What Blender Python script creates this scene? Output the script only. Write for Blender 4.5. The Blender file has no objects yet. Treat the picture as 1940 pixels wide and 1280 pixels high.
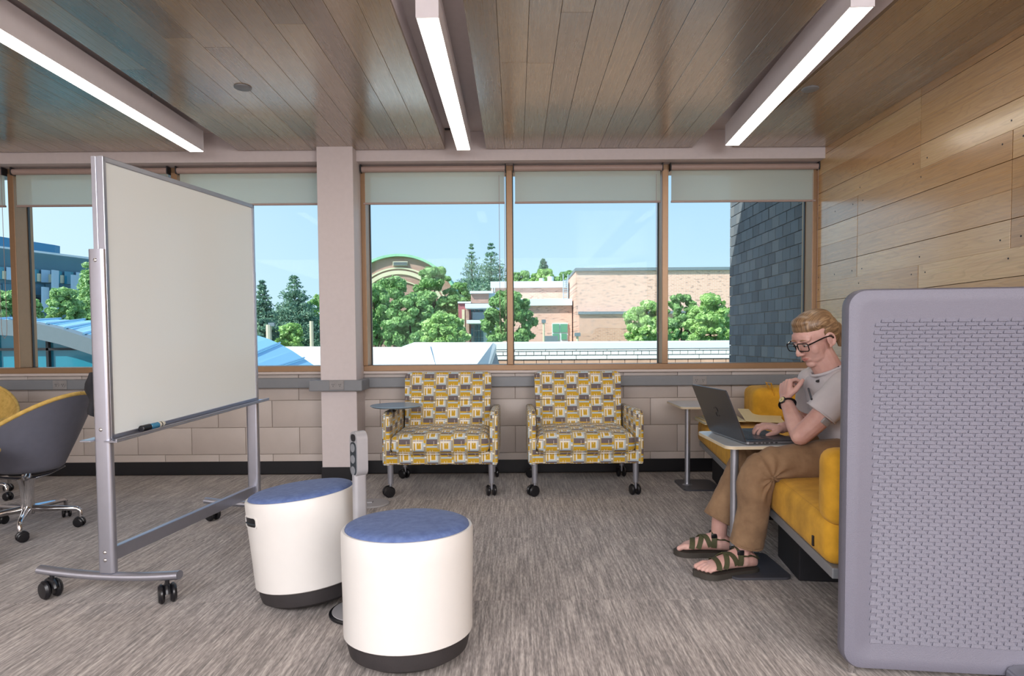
import bpy, bmesh, math, random
from mathutils import Vector, Matrix, noise
R = math.radians
SC = bpy.context.scene
COL = SC.collection
F = 1200.0                    # focal length in pixels of the 1940 px wide frame
CX, CY = 977.0, 643.0         # where the horizontal view direction (+Y) lands
PITCH, ROLL = R(2.3), R(0.4)
EYE = Vector((0, 0, 1.0))

# ---------------------------------------------------------------- camera, world, sun, exposure
cam_d = bpy.data.cameras.new('camera'); cam = bpy.data.objects.new('camera', cam_d); COL.objects.link(cam)
CAM_R = (Matrix.Rotation(R(90) - PITCH, 3, 'X') @ Matrix.Rotation(-ROLL, 3, 'Z'))
cam.location = EYE; cam.rotation_euler = CAM_R.to_euler()
cam_d.sensor_width = 36; cam_d.lens = F / 1940 * 36; cam_d.clip_start = 0.05; cam_d.clip_end = 600
_d = CAM_R.transposed() @ Vector((0, 1, 0))
_hx, _hy = F * _d.x / -_d.z, -F * _d.y / -_d.z          # offset of +Y from the optical axis, y down
PX, PY = CX - _hx, CY - _hy                             # optical axis in pixels
cam_d.shift_x = -(PX - 970) / 1940; cam_d.shift_y = (PY - 640) / 1940
SC.camera = cam

def at(x, y, Y):
    d = CAM_R @ Vector(((x - PX) / F, -(y - PY) / F, -1))
    return EYE + d * (Y / d.y)
def ats(x, y, s): return at(x, y, F / s)
def floor_at(x, y, z=0.0):
    d = CAM_R @ Vector(((x - PX) / F, -(y - PY) / F, -1))
    return EYE + d * ((z - 1.0) / d.z)

w = bpy.data.worlds.new('world'); SC.world = w; w.use_nodes = True
nt = w.node_tree; nt.nodes.clear()
tc = nt.nodes.new('ShaderNodeTexCoord'); sp = nt.nodes.new('ShaderNodeSeparateXYZ')
nt.links.new(tc.outputs['Generated'], sp.inputs[0])
rp = nt.nodes.new('ShaderNodeValToRGB'); nt.links.new(sp.outputs[2], rp.inputs[0])
e = rp.color_ramp.elements
e[0].position = 0.0; e[0].color = (0.50, 0.70, 0.83, 1)
e[1].position = 0.20; e[1].color = (0.40, 0.61, 0.80, 1)
for p_, c_ in ((0.45, (0.20, 0.42, 0.70, 1)), (1.0, (0.10, 0.30, 0.75, 1))):
    k = e.new(p_); k.color = c_
# paler sky towards the left (sun side haze)
mr = nt.nodes.new('ShaderNodeMapRange'); nt.links.new(sp.outputs[0], mr.inputs[0])
mr.inputs[1].default_value = -0.25; mr.inputs[2].default_value = -0.75; mr.inputs[3].default_value = 0; mr.inputs[4].default_value = 0.6
mx = nt.nodes.new('ShaderNodeMixRGB'); nt.links.new(mr.outputs[0], mx.inputs[0]); nt.links.new(rp.outputs[0], mx.inputs[1])
mx.inputs[2].default_value = (0.72, 0.84, 0.86, 1)
bg = nt.nodes.new('ShaderNodeBackground'); nt.links.new(mx.outputs[0], bg.inputs[0]); bg.inputs[1].default_value = 1.35
wo = nt.nodes.new('ShaderNodeOutputWorld'); nt.links.new(bg.outputs[0], wo.inputs[0])

sun_d = bpy.data.lights.new('sun', 'SUN'); sun_d.energy = 7.0; sun_d.angle = R(0.6); sun_d.color = (1, 0.96, 0.88)
sun = bpy.data.objects.new('sun', sun_d); COL.objects.link(sun)
sun.rotation_euler = Vector((0.55, 0.45, -0.76)).to_track_quat('-Z', 'Y').to_euler()

def area_lamp(name, loc, size, size_y, power, color=(1, 0.95, 0.88), rot=(0, 0, 0)):
    d = bpy.data.lights.new(name, 'AREA'); d.shape = 'RECTANGLE'; d.size = size; d.size_y = size_y
    d.energy = power; d.color = color
    o = bpy.data.objects.new(name, d); COL.objects.link(o); o.location = loc; o.rotation_euler = rot
    return o
area_lamp('fill_lamp', (-1.2, -2.2, 2.30), 6.0, 3.4, 520, (0.97, 0.965, 1.0))  # added fill standing in for unseen ceiling lamps behind the camera
area_lamp('fill_lamp', (-1.0, -5.9, 1.5), 6.0, 1.6, 110, (0.97, 0.965, 1.0), (R(90), 0, 0))  # added fill from the back of the room, no known source there
area_lamp('fill_lamp', (1.8, -1.4, 1.7), 1.6, 1.2, 70, (0.97, 0.965, 1.0), Vector((-1.0, 1.5, -0.1)).to_track_quat('-Z', 'Y').to_euler())  # added side fill to brighten the whiteboard face
vs = SC.view_settings
SC.display_settings.display_device = 'sRGB'
vs.view_transform = 'Standard'; vs.look = 'None'; vs.gamma = 1; vs.exposure = 0.0; vs.use_curve_mapping = False

# ---------------------------------------------------------------- node helpers
def lin(h):
    r = []
    for i in (0, 2, 4):
        c = int(h[i:i + 2], 16) / 255
        r.append(c / 12.92 if c <= 0.04045 else ((c + 0.055) / 1.055) ** 2.4)
    return (*r, 1)
class NT:
    def __init__(s, name):
        s.m = bpy.data.materials.new(name); s.m.use_nodes = True; s.t = s.m.node_tree
        s.b = s.t.nodes['Principled BSDF']; s.out = s.t.nodes['Material Output']
    def n(s, typ, ins=None, **kw):
        nd = s.t.nodes.new('ShaderNode' + typ)
        for k, v in kw.items(): setattr(nd, k, v)
        for k, v in (ins or {}).items():
            if isinstance(v, bpy.types.NodeSocket): s.t.links.new(v, nd.inputs[k])
            else: nd.inputs[k].default_value = v
        return nd
    def l(s, a, b): s.t.links.new(a, b)
    def math(s, op, a, b=0.0):
        return s.n('Math', {0: a, 1: b}, operation=op).outputs[0]
    def mix(s, f, a, b, mode='MIX'):
        return s.n('MixRGB', {0: f, 1: a, 2: b}, blend_type=mode).outputs[0]
    def ramp(s, f, stops, interp='LINEAR'):
        r = s.n('ValToRGB', {0: f}); cr = r.color_ramp; cr.interpolation = interp
        while len(cr.elements) < len(stops): cr.elements.new(0.5)
        for e_, (p, c) in zip(cr.elements, stops): e_.position = p; e_.color = c
        return r.outputs[0]
    def bump(s, h, strength=0.3, dist=0.01):
        b = s.n('Bump', {'Height': h, 'Strength': strength, 'Distance': dist})
        s.l(b.outputs[0], s.b.inputs['Normal'])
    def set(s, **kw):
        names = dict(base='Base Color', rough='Roughness', metal='Metallic', coat='Coat Weight', coatr='Coat Roughness',
                     spec='Specular IOR Level', emis='Emission Color', emist='Emission Strength', sheen='Sheen Weight',
                     trans='Transmission Weight', sss='Subsurface Weight', alpha='Alpha')
        for k, v in kw.items():
            i = s.b.inputs[names[k]]
            if isinstance(v, bpy.types.NodeSocket): s.l(v, i)
            else: i.default_value = v
        return s
def plain(name, col, rough=0.5, metal=0, var=0.08, scale=30, bump=0.0, bscale=200, **kw):
    """principled with slight procedural variation"""
    t = NT(name)
    tc = t.n('TexCoord').outputs['Object']
    nz = t.n('TexNoise', {'Vector': tc, 'Scale': scale, 'Detail': 3.0}).outputs[0]
    c = col if not isinstance(col, str) else lin(col)
    a = tuple(max(0, x * (1 - var)) for x in c[:3]) + (1,); b = tuple(min(1, x * (1 + var)) for x in c[:3]) + (1,)
    t.set(base=t.ramp(nz, [(0.3, a), (0.7, b)]), rough=rough, metal=metal, **kw)
    if bump:
        n2 = t.n('TexNoise', {'Vector': tc, 'Scale': bscale, 'Detail': 2.0}).outputs[0]
        t.bump(n2, bump, 0.004)
    return t.m
M = {}
M['white_paint'] = plain('white_paint', 'd2c8c8', 0.55, var=0.02, bump=0.05)
M['block_paint'] = plain('block_paint', 'c4b9b2', 0.5, var=0.03, scale=8, bump=0.15, bscale=150)
M['joint'] = plain('block_joint', 'b3a79f', 0.8)
M['black_base'] = plain('black_rubber_base', '15151a', 0.4)
M['bronze'] = plain('tan_window_metal', '9a7a5c', 0.38, 0.3, var=0.03)
M['gasket'] = plain('dark_gasket', '2a3238', 0.5)
M['sill'] = plain('sill_paint', 'c9bdb8', 0.35, var=0.02)
M['raceway'] = plain('raceway_grey', '7f8287', 0.4, var=0.02)
M['outlet'] = plain('outlet_grey', '8f8c8c', 0.35)
M['slot'] = plain('slot_dark', '202024', 0.5)
M['silver'] = plain('silver_metal', 'a9abb4', 0.36, 0.75, var=0.03)
M['fixture'] = plain('fixture_white', 'f5f1f6', 0.35, var=0.01)
M['chrome'] = plain('chrome', 'd8d8da', 0.08, 1.0, var=0.02)
M['black'] = plain('black_plastic', '16161a', 0.3)
M['rubber'] = plain('dark_rubber', '2c2829', 0.65, bump=0.1)
M['dark'] = plain('dark_fabric', '1b1b20', 0.85)

def wood_mat(name, c_dark, c_mid, c_light, rough=0.32):
    t = NT(name)
    tc = t.n('TexCoord').outputs['Object']
    oi = t.n('ObjectInfo').outputs['Random']
    off = t.n('CombineXYZ', {0: t.math('MULTIPLY', oi, 37.0), 1: t.math('MULTIPLY', oi, 91.0), 2: 0.0}).outputs[0]
    v = t.n('VectorMath', {0: tc, 1: off}, operation='ADD').outputs[0]
    st = t.n('Mapping', {0: v, 3: (1.1, 9.0, 9.0)}).outputs[0]
    warp = t.n('TexNoise', {'Vector': st, 'Scale': 1.0, 'Detail': 2.0, 'Distortion': 0.4}).outputs[0]
    rings = t.math('FRACT', t.math('MULTIPLY', warp, 16.0))
    rings = t.ramp(rings, [(0.0, (0, 0, 0, 1)), (0.12, (1, 1, 1, 1)), (0.75, (0.75, 0.75, 0.75, 1)), (1.0, (0, 0, 0, 1))])
    st2 = t.n('Mapping', {0: v, 3: (3.0, 130.0, 130.0)}).outputs[0]
    fine = t.n('TexNoise', {'Vector': st2, 'Scale': 1.0, 'Detail': 4.0}).outputs[0]
    broad = t.n('TexNoise', {'Vector': v, 'Scale': 1.5, 'Detail': 1.0}).outputs[0]
    tone = t.math('ADD', t.math('MULTIPLY', oi, 0.75), t.math('MULTIPLY', broad, 0.35))
    base = t.ramp(tone, [(0.05, lin(c_dark)), (0.5, lin(c_mid)), (1.0, lin(c_light))])
    base = t.mix(t.math('MULTIPLY', t.math('SUBTRACT', 1.0, rings), 0.20), base, tuple(x * 0.45 for x in lin(c_dark)[:3]) + (1,))
    base = t.mix(0.32, base, t.ramp(fine, [(0.3, (0.32, 0.3, 0.28, 1)), (0.65, (0.75, 0.75, 0.75, 1))]), 'OVERLAY')
    t.set(base=base, rough=t.ramp(fine, [(0.3, (rough * 1.25,) * 3 + (1,)), (0.7, (rough * 0.85,) * 3 + (1,))]), spec=0.7, coat=1.0, coatr=0.19); t.b.inputs['Coat IOR'].default_value = 1.7
    t.bump(t.math('ADD', fine, t.math('MULTIPLY', rings, 0.5)), 0.12, 0.002)
    return t.m
M['wood_ceiling'] = wood_mat('oak_ceiling_veneer', '6c563e', '877050', 'a08a68', 0.28)
M['wood_wall'] = wood_mat('oak_wall_veneer', '9a7240', 'bb915c', 'd6b585', 0.30)

def carpet_mat():
    t = NT('striated_carpet')
    g = t.n('NewGeometry').outputs['Position']
    oi = t.n('ObjectInfo').outputs['Random']
    off = t.n('CombineXYZ', {0: t.math('MULTIPLY', oi, 13.0), 1: 0.0, 2: 0.0}).outputs[0]
    v = t.n('VectorMath', {0: g, 1: off}, operation='ADD').outputs[0]
    a = t.n('TexNoise', {'Vector': t.n('Mapping', {0: v, 3: (95, 4.5, 1)}).outputs[0], 'Scale': 1.0, 'Detail': 3.0, 'Roughness': 0.6}).outputs[0]
    b = t.n('TexNoise', {'Vector': t.n('Mapping', {0: v, 3: (210, 30, 1)}).outputs[0], 'Scale': 1.0, 'Detail': 2.0}).outputs[0]
    c = t.n('TexNoise', {'Vector': t.n('Mapping', {0: v, 3: (9, 1.6, 1)}).outputs[0], 'Scale': 1.0, 'Detail': 2.0}).outputs[0]
    f = t.math('ADD', t.math('MULTIPLY', a, 0.55), t.math('ADD', t.math('MULTIPLY', b, 0.3), t.math('MULTIPLY', c, 0.15)))
    f = t.math('ADD', f, t.math('MULTIPLY', t.math('SUBTRACT', oi, 0.5), 0.03))
    col = t.ramp(f, [(0.36, lin('57504c')), (0.47, lin('7f7671')), (0.54, lin('9a908a')), (0.64, lin('bcb2ab'))])
    t.set(base=col, rough=0.92, sheen=0.2)
    t.bump(f, 0.6, 0.006)
    return t.m
M['carpet'] = carpet_mat()

# ---------------------------------------------------------------- mesh helpers
def obj(name, bm, mat, parent=None, smooth=None, kind=None, loc=None):
    me = bpy.data.meshes.new(name)
    bmesh.ops.recalc_face_normals(bm, faces=bm.faces)
    bm.to_mesh(me); bm.free()
    return mobj(name, me, mat, parent, smooth, kind, loc)
def mobj(name, me, mat, parent=None, smooth=None, kind=None, loc=None):
    if mat is not None: me.materials.append(mat if not isinstance(mat, str) else M[mat])
    if smooth is not None:
        for p in me.polygons: p.use_smooth = True
        me.set_sharp_from_angle(angle=R(smooth))
    o = bpy.data.objects.new(name, me); COL.objects.link(o)
    if parent: o.parent = parent
    if kind: o['kind'] = kind
    if loc: o.location = loc
    return o
def tag(o, label=None, cat=None, group=None):
    if label: o['label'] = label
    if cat: o['category'] = cat
    if group: o['group'] = group
    return o
def thing(name, label, cat, loc=(0, 0, 0), rz=0, group=None):
    o = bpy.data.objects.new(name, None); COL.objects.link(o); o.location = loc; o.rotation_euler = (0, 0, rz)
    o.empty_display_size = 0.1
    return tag(o, label, cat, group)
def struct_empty(name):
    o = bpy.data.objects.new(name, None); COL.objects.link(o); o['kind'] = 'structure'; return o
def children(o): return [c for c in bpy.data.objects if c.parent == o]
def dup(root, loc, rz, label=None):
    r = root.copy(); COL.objects.link(r); r.location = loc; r.rotation_euler = (0, 0, rz)
    if label: r['label'] = label
    def rec(src, dst):
        for ch in children(src):
            c = ch.copy(); COL.objects.link(c); c.parent = dst; rec(ch, c)
    kids = [(c, children(c)) for c in children(root)]
    for ch, subs in kids:
        c = ch.copy(); COL.objects.link(c); c.parent = r
        for g in subs:
            d = g.copy(); COL.objects.link(d); d.parent = c
    return r
def B(): return bmesh.new()
def box(bm, x0, x1, y0, y1, z0, z1, bev=0.0, seg=2, mat=None):
    vs_ = [bm.verts.new((x, y, z)) for x in (x0, x1) for y in (y0, y1) for z in (z0, z1)]
    fs = [bm.faces.new([vs_[i] for i in q]) for q in ((0, 1, 3, 2), (4, 6, 7, 5), (0, 4, 5, 1), (2, 3, 7, 6), (0, 2, 6, 4), (1, 5, 7, 3))]
    bmesh.ops.recalc_face_normals(bm, faces=fs)
    out = vs_
    if bev:
        es = {e_ for f in fs for e_ in f.edges}
        r = bmesh.ops.bevel(bm, geom=list(es), offset=bev, segments=seg, affect='EDGES', profile=0.5)
        out = list({v for f in r['faces'] for v in f.verts})
    if mat is not None:
        bmesh.ops.transform(bm, matrix=mat, verts=out)
    return out
def frame_of(d):
    d = Vector(d).normalized(); u = Vector((0, 0, 1)) if abs(d.z) < 0.95 else Vector((1, 0, 0))
    a = d.cross(u).normalized(); return a, a.cross(d).normalized()
def tube(bm, pts, rad, seg=12, cap=True, flat=1.0, up=None):
    """tube along pts; rad number or list; flat squashes along the second axis"""
    pts = [Vector(p) for p in pts]; n = len(pts); rings = []
    if not hasattr(rad, '__len__'): rad = [rad] * n
    pa = None
    for i, p in enumerate(pts):
        d = (pts[min(i + 1, n - 1)] - pts[max(i - 1, 0)]).normalized()
        if up is not None:
            a = d.cross(Vector(up)).normalized(); b = a.cross(d).normalized()
        elif pa is None: a, b = frame_of(d)
        else:
            a = (pa - d * pa.dot(d)).normalized(); b = a.cross(d).normalized()
        pa = a
        rings.append([bm.verts.new(p + a * math.cos(t) * rad[i] + b * math.sin(t) * rad[i] * flat)
                      for t in (2 * math.pi * k / seg for k in range(seg))])
    for r0, r1 in zip(rings, rings[1:]):
        for k in range(seg): bm.faces.new((r0[k], r0[(k + 1) % seg], r1[(k + 1) % seg], r1[k]))
    if cap: bm.faces.new(rings[0][::-1]); bm.faces.new(rings[-1])
    return [v for r in rings for v in r]
def lathe(bm, prof, seg=32, c=(0, 0, 0), sx=1.0, sy=1.0, close=True):
    c = Vector(c); rings = []
    for r, z in prof:
        rings.append([bm.verts.new(c + Vector((r * sx * math.cos(t), r * sy * math.sin(t), z))) for t in (2 * math.pi * k / seg for k in range(seg))])
    for r0, r1 in zip(rings, rings[1:]):
        for k in range(seg): bm.faces.new((r0[k], r0[(k + 1) % seg], r1[(k + 1) % seg], r1[k]))
    if close:
        bm.faces.new(rings[0][::-1]); bm.faces.new(rings[-1])
    return [v for r in rings for v in r]
def cyl(bm, a, b, r, seg=20, bev=0.0):
    a, b = Vector(a), Vector(b)
    if bev:
        d = (b - a).normalized()
        return tube(bm, [a, a + d * 1e-4, a + d * bev, b - d * bev, b - d * 1e-4, b], [r - bev, r - bev * 0.9, r, r, r - bev * 0.9, r - bev], seg)
    return tube(bm, [a, b], r, seg)
def prism(bm, poly, y0, y1, axis='Y'):
    """poly: list of 2D points; extruded along axis"""
    def P(u, v, w):
        return {'Y': (u, w, v), 'X': (w, u, v), 'Z': (u, v, w)}[axis]
    a = [bm.verts.new(P(u, v, y0)) for u, v in poly]; b = [bm.verts.new(P(u, v, y1)) for u, v in poly]
    n = len(poly)
    fs = [bm.faces.new(a), bm.faces.new(b[::-1])]
    for i in range(n): fs.append(bm.faces.new((a[i], b[i], b[(i + 1) % n], a[(i + 1) % n])))
    return a + b
def rrect(x0, x1, y0, y1, r, seg=5):
    out = []
    for cx, cy, t0 in ((x1 - r, y1 - r, 0), (x0 + r, y1 - r, 90), (x0 + r, y0 + r, 180), (x1 - r, y0 + r, 270)):
        for k in range(seg + 1):
            t = R(t0 + 90 * k / seg); out.append((cx + r * math.cos(t), cy + r * math.sin(t)))
    return out
def uvbox(o, scale=1.0, obj_space=True):
    me = o.data; uv = me.uv_layers.new(name='UVMap')
    for p in me.polygons:
        n = p.normal
        ax, ay, az = abs(n.x), abs(n.y), abs(n.z)
        for li in p.loop_indices:
            c = me.vertices[me.loops[li].vertex_index].co
            if ay >= ax and ay >= az: q = (c.x, c.z)
            elif az >= ax: q = (c.x, c.y)
            else: q = (c.y, c.z)
            uv.data[li].uv = (q[0] * scale, q[1] * scale)

# ================================================================ ROOM SHELL
ZC = 2.36                      # underside of the oak ceiling
YW = 4.74                      # face of the window wall
XR = 2.23                      # face of the oak side wall
XL = -5.0; YB = -6.5
rnd = random.Random(7)

# floor: slab and carpet tiles
bm = B(); box(bm, XL, XR + 0.3, YB, YW + 0.1, -0.15, -0.006)
floor = obj('floor', bm, 'joint', kind='structure')
TS = 0.77
seams_y = [YW - 0.02 - TS * 0.6 - TS * k for k in range(0, 12)]
nx = int((XR - XL) / TS) + 1
ny = int((YW - YB) / TS) + 1
for i in range(nx):
    x0 = XL + i * TS; x1 = min(x0 + TS, XR) - 0.0006
    for j in range(ny + 1):
        y1 = F / (1144 - 643) + TS * 3 - j * TS; y0 = y1 - TS
        y1 = min(y1, YW) - 0.0006; y0 = max(y0, YB)
        if y1 - y0 < 0.02: continue
        bm = B(); box(bm, x0, x1, y0, y1, -0.0059, 0.0, 0.0008, 1)
        obj('carpet_tile', bm, 'carpet', floor)

# ceiling: white slab above, three oak panels of planks
ceil = None
bm = B(); box(bm, XL, XR + 0.3, YB, YW + 0.3, ZC + 0.13, ZC + 0.3)
ceil = obj('ceiling', bm, 'white_paint', kind='structure')
YE = 4.575
def plank_run(x0, x1):
    n = max(1, round((x1 - x0) / 0.132)); w_ = (x1 - x0) / n
    for i in range(n):
        a = x0 + i * w_; y = YE
        cut = YE - rnd.uniform(1.2, 4.5)
        for ya, yb in ((cut, YE), (YB, cut)):
            bm = B(); L = yb - ya
            box(bm, -L / 2, L / 2, -w_ / 2 + 0.0007, w_ / 2 - 0.0007, 0, 0.02, 0.0012, 1)
            o = obj('plank', bm, 'wood_ceiling', ceil, loc=(a + w_ / 2, (ya + yb) / 2, ZC))
            o.rotation_euler = (0, 0, R(90))
for a, b in ((XL, -2.26), (-1.97, -0.494), (-0.203, 1.27), (1.56, XR)):
    plank_run(a, b)
    bm = B(); box(bm, a + 0.002, b - 0.002, YB, YE - 0.002, ZC + 0.0201, ZC + 0.13)
    tag(obj('panel_edge', bm, 'white_paint', ceil))
# white slot in the ceiling end: slot diffusers and the bulkhead over the windows
for a, b in ((-2.02, -1.78), (-0.49, -0.44), (1.27, 1.38)):
    bm = B(); box(bm, a, b, 4.52, 4.545, ZC + 0.122, ZC + 0.131)
    obj('slot_diffuser', bm, 'slot', ceil)
for px, py in ((460, 165), (1535, 168)):
    d = (CAM_R @ Vector(((px - PX) / F, -(py - PY) / F, -1))); q = EYE + d * ((ZC - 1.0) / d.z)
    bm = B(); lathe(bm, [(0.0005, 0.0), (0.040, 0.0), (0.045, 0.003), (0.045, 0.008), (0.0005, 0.008)], 28, (q.x, q.y, ZC - 0.008))
    o = obj('sprinkler_cover', bm, 'raceway', smooth=40)
    tag(o, 'round grey sprinkler cover plate in the oak ceiling, ' + ('left of the middle lamp' if px < 900 else 'beside the right lamp and oak wall'), 'sprinkler cover')

# window wall
wall = struct_empty('wall_back')
H = B(); box(H, XL, XR + 0.3, YW - 0.14, YW + 0.32, 2.285, ZC + 0.4); obj('bulkhead', H, 'white_paint', wall)
bm = B(); box(bm, XL, XR + 0.3, YW + 0.012, YW + 0.32, 0.0, 0.76); obj('wall_core', bm, 'joint', wall)
bz = [(0.0, 0.149), (0.152, 0.352), (0.355, 0.555), (0.558, 0.758)]
for r_, (z0, z1) in enumerate(bz):
    x = -2.443 + 0.406 * (r_ % 2 == 0) * 0.5 - 0.406 * 8
    while x < XR:
        a, b = max(x, XL), min(x + 0.406, XR)
        if b - a > 0.03:
            bm = B(); box(bm, a + 0.0015, b - 0.0015, YW, YW + 0.05, z0, z1, 0.003, 2)
            obj('block', bm, 'block_paint', wall, smooth=30)
        x += 0.406
bm = B(); box(bm, XL, XR, YW - 0.006, YW + 0.001, 0, 0.098, 0.003)
obj('baseboard_back', bm, 'black_base', kind='structure')
# column
CX0, CX1, CYF = -1.39, -1.135, 4.50
bm = B(); box(bm, CX0, CX1, CYF, YW + 0.2, 0.0, 2.6, 0.004)
col_ = obj('wall_column', bm, 'white_paint', kind='structure')
bm = B(); box(bm, CX0 - 0.006, CX1 + 0.006, CYF - 0.006, YW, 0, 0.098, 0.003); obj('column_base', bm, 'black_base', col_)
# sill
for i, (a, b) in enumerate(((XL, CX0), (CX1, XR))):
    bm = B(); box(bm, a, b, YW - 0.035, YW + 0.14, 0.752, 0.772, 0.004)
    obj('trim_%d' % (i + 1), bm, 'sill', kind='structure')
# raceway with outlets
def raceway(name, segs, outs, idx):
    root = struct_empty(name)
    for s_ in segs:
        bm = B(); box(bm, *s_, 0.006); obj('raceway', bm, 'raceway', root)
    for x, y in outs:
        bm = B(); box(bm, x - 0.052, x + 0.052, y - 0.004, y + 0.001, 0.655, 0.722, 0.003)
        p = obj('outlet', bm, 'outlet', root)
        for dx in (-0.024, 0.024):
            bm = B(); cyl(bm, (x + dx, y - 0.007, 0.689), (x + dx, y, 0.689), 0.019, 16); obj('socket', bm, 'outlet', p, smooth=40)
            for ex, ez in ((-0.006, 0.004), (0.006, 0.004), (0.0, -0.008)):
                bm = B(); box(bm, x + dx + ex - 0.0015, x + dx + ex + 0.0015, y - 0.0078, y - 0.0068, 0.689 + ez - 0.004, 0.689 + ez + 0.004)
                obj('socket_slot', bm, 'slot', p)
raceway('trim_3', [(XL, CX0, YW - 0.06, YW, 0.652, 0.726), (CX1, XR, YW - 0.06, YW, 0.652, 0.726)],
        [((113 - 977) / 256, YW - 0.061), ((1325 - 977) / 256, YW - 0.061)], 3)
raceway('trim_4', [(CX0 - 0.07, CX1 + 0.05, CYF - 0.05, CYF + 0.0, 0.645, 0.722),
                   (CX1, CX1 + 0.05, CYF, YW - 0.06, 0.645, 0.722), (CX0 - 0.05, CX0, CYF, YW - 0.06, 0.645, 0.722)],
        [(-1.262, CYF - 0.051)], 4)

# windows: frame, mullions, glass panes
YG = YW + 0.10
def glass_mat():
    t = NT('window_glass'); t.t.nodes.remove(t.b)
    tr = t.n('BsdfTransparent', {0: (0.96, 0.985, 0.985, 1)}); gl = t.n('BsdfGlossy', {0: (1, 1, 1, 1), 1: 0.02})
    fr = t.n('Fresnel', {0: 1.12}); mxs = t.n('MixShader', {0: fr.outputs[0], 1: tr.outputs[0], 2: gl.outputs[0]})
    t.l(mxs.outputs[0], t.out.inputs[0]); return t.m
M['glass'] = glass_mat()
mull = [-4.915, -3.71, -2.506]
WT, WB = 2.285, 0.772
def window(n, x0, x1, bars):
    root = struct_empty('window_%d' % n)
    bm = B(); box(bm, x0, x1, YW - 0.02, YG + 0.05, WB, WB + 0.042, 0.003); obj('frame_rail', bm, 'bronze', root)
    bm = B(); box(bm, x0, x1, YW - 0.005, YG + 0.05, WT - 0.04, WT, 0.003); obj('frame_rail', bm, 'bronze', root)
    for x in bars:
        a, b = max(x - 0.022, x0), min(x + 0.022, x1)
        bm = B(); box(bm, a, b, YW - 0.03, YG + 0.05, WB + 0.042, WT - 0.04, 0.003); mu = obj('mullion', bm, 'bronze', root)
        bm = B(); box(bm, a - 0.006, b + 0.006, YG - 0.006, YG + 0.012, WB + 0.043, WT - 0.041); obj('gasket', bm, 'gasket', mu)
    bs = sorted(bars)
    for a, b in zip(bs, bs[1:]):
        bm = B(); box(bm, a + 0.01, b - 0.01, YG, YG + 0.006, WB + 0.03, WT - 0.03); obj('pane', bm, 'glass', root)
window(1, XL, CX0, [XL + 0.01, -3.71, -2.506, CX0 - 0.01])
window(2, CX1, XR, [CX1 + 0.012, -0.04, 1.11, XR - 0.01])

# roller shades
def shade_mat():
    t = NT('shade_fabric')
    tc = t.n('TexCoord').outputs['Object']
    wv = t.n('TexNoise', {'Vector': t.n('Mapping', {0: tc, 3: (400, 1, 400)}).outputs[0], 'Scale': 1.0, 'Detail': 1.0}).outputs[0]
    c = t.ramp(wv, [(0.3, lin('d2d3ca')), (0.7, lin('e8e9e0'))])
    t.b.inputs['Roughness'].default_value = 0.8; t.l(c, t.b.inputs['Base Color'])
    tl = t.n('BsdfTranslucent', {0: (0.85, 0.88, 0.82, 1)}); tp = t.n('BsdfTransparent', {0: (0.75, 0.8, 0.78, 1)})
    m1 = t.n('MixShader', {0: 0.55, 1: t.b.outputs[0], 2: tl.outputs[0]})
    m2 = t.n('MixShader', {0: 0.30, 1: m1.outputs[0], 2: tp.outputs[0]})
    t.l(m2.outputs[0], t.out.inputs[0]); return t.m
M['shade'] = shade_mat()
M['shade_bar'] = plain('shade_fascia', 'a8928a', 0.5, var=0.02)
sh_names = ['leftmost pane at the photo edge', 'second pane from the left', 'pane just left of the white column',
            'pane just right of the white column', 'middle pane right of the column, between two mullions', 'pane beside the oak wall']
for k, (a, b) in enumerate(((XL + 0.03, -3.745), (-3.675, -2.54), (-2.47, CX0 - 0.005), (CX1 + 0.015, -0.07), (-0.005, 1.08), (1.145, XR - 0.008))):
    y = YW - 0.045
    t_ = thing('roller_shade', 'grey roller shade over the ' + sh_names[k], 'window shade', ((a + b) / 2, y, 2.0), group='roller shades on the windows')
    hw = (b - a) / 2
    bm = B(); cyl(bm, (-hw, 0.0, 0.252), (hw, 0.0, 0.252), 0.022, 20); obj('roller', bm, 'shade_bar', t_, smooth=40)
    bm = B(); box(bm, -hw + 0.008, hw - 0.008, 0.016, 0.018, 0.012, 0.25); obj('shade_cloth', bm, 'shade', t_)
    bm = B(); box(bm, -hw + 0.006, hw - 0.006, 0.008, 0.026, 0.0, 0.014, 0.003); obj('hem_bar', bm, 'shade_bar', t_)
    for sx in (-1, 1):
        bm = B(); box(bm, sx * (hw + 0.003) - 0.004, sx * (hw + 0.003) + 0.004, -0.024, 0.03, 0.226, 0.282, 0.002); obj('bracket', bm, 'slot', t_)
    bm = B()
    xc = hw - 0.004
    pts = [(xc, -0.018, 0.25 - 0.01 * i) for i in range(0, 118, 6)] + [(xc - 0.004, -0.018, -0.94), (xc - 0.02, -0.018, -0.965), (xc - 0.036, -0.018, -0.94)] + [(xc - 0.04, -0.018, -0.9 + 0.1 * i) for i in range(0, 12)]
    tube(bm, pts, 0.0018, 5); obj('bead_chain', bm, 'shade_bar', t_)

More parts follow.
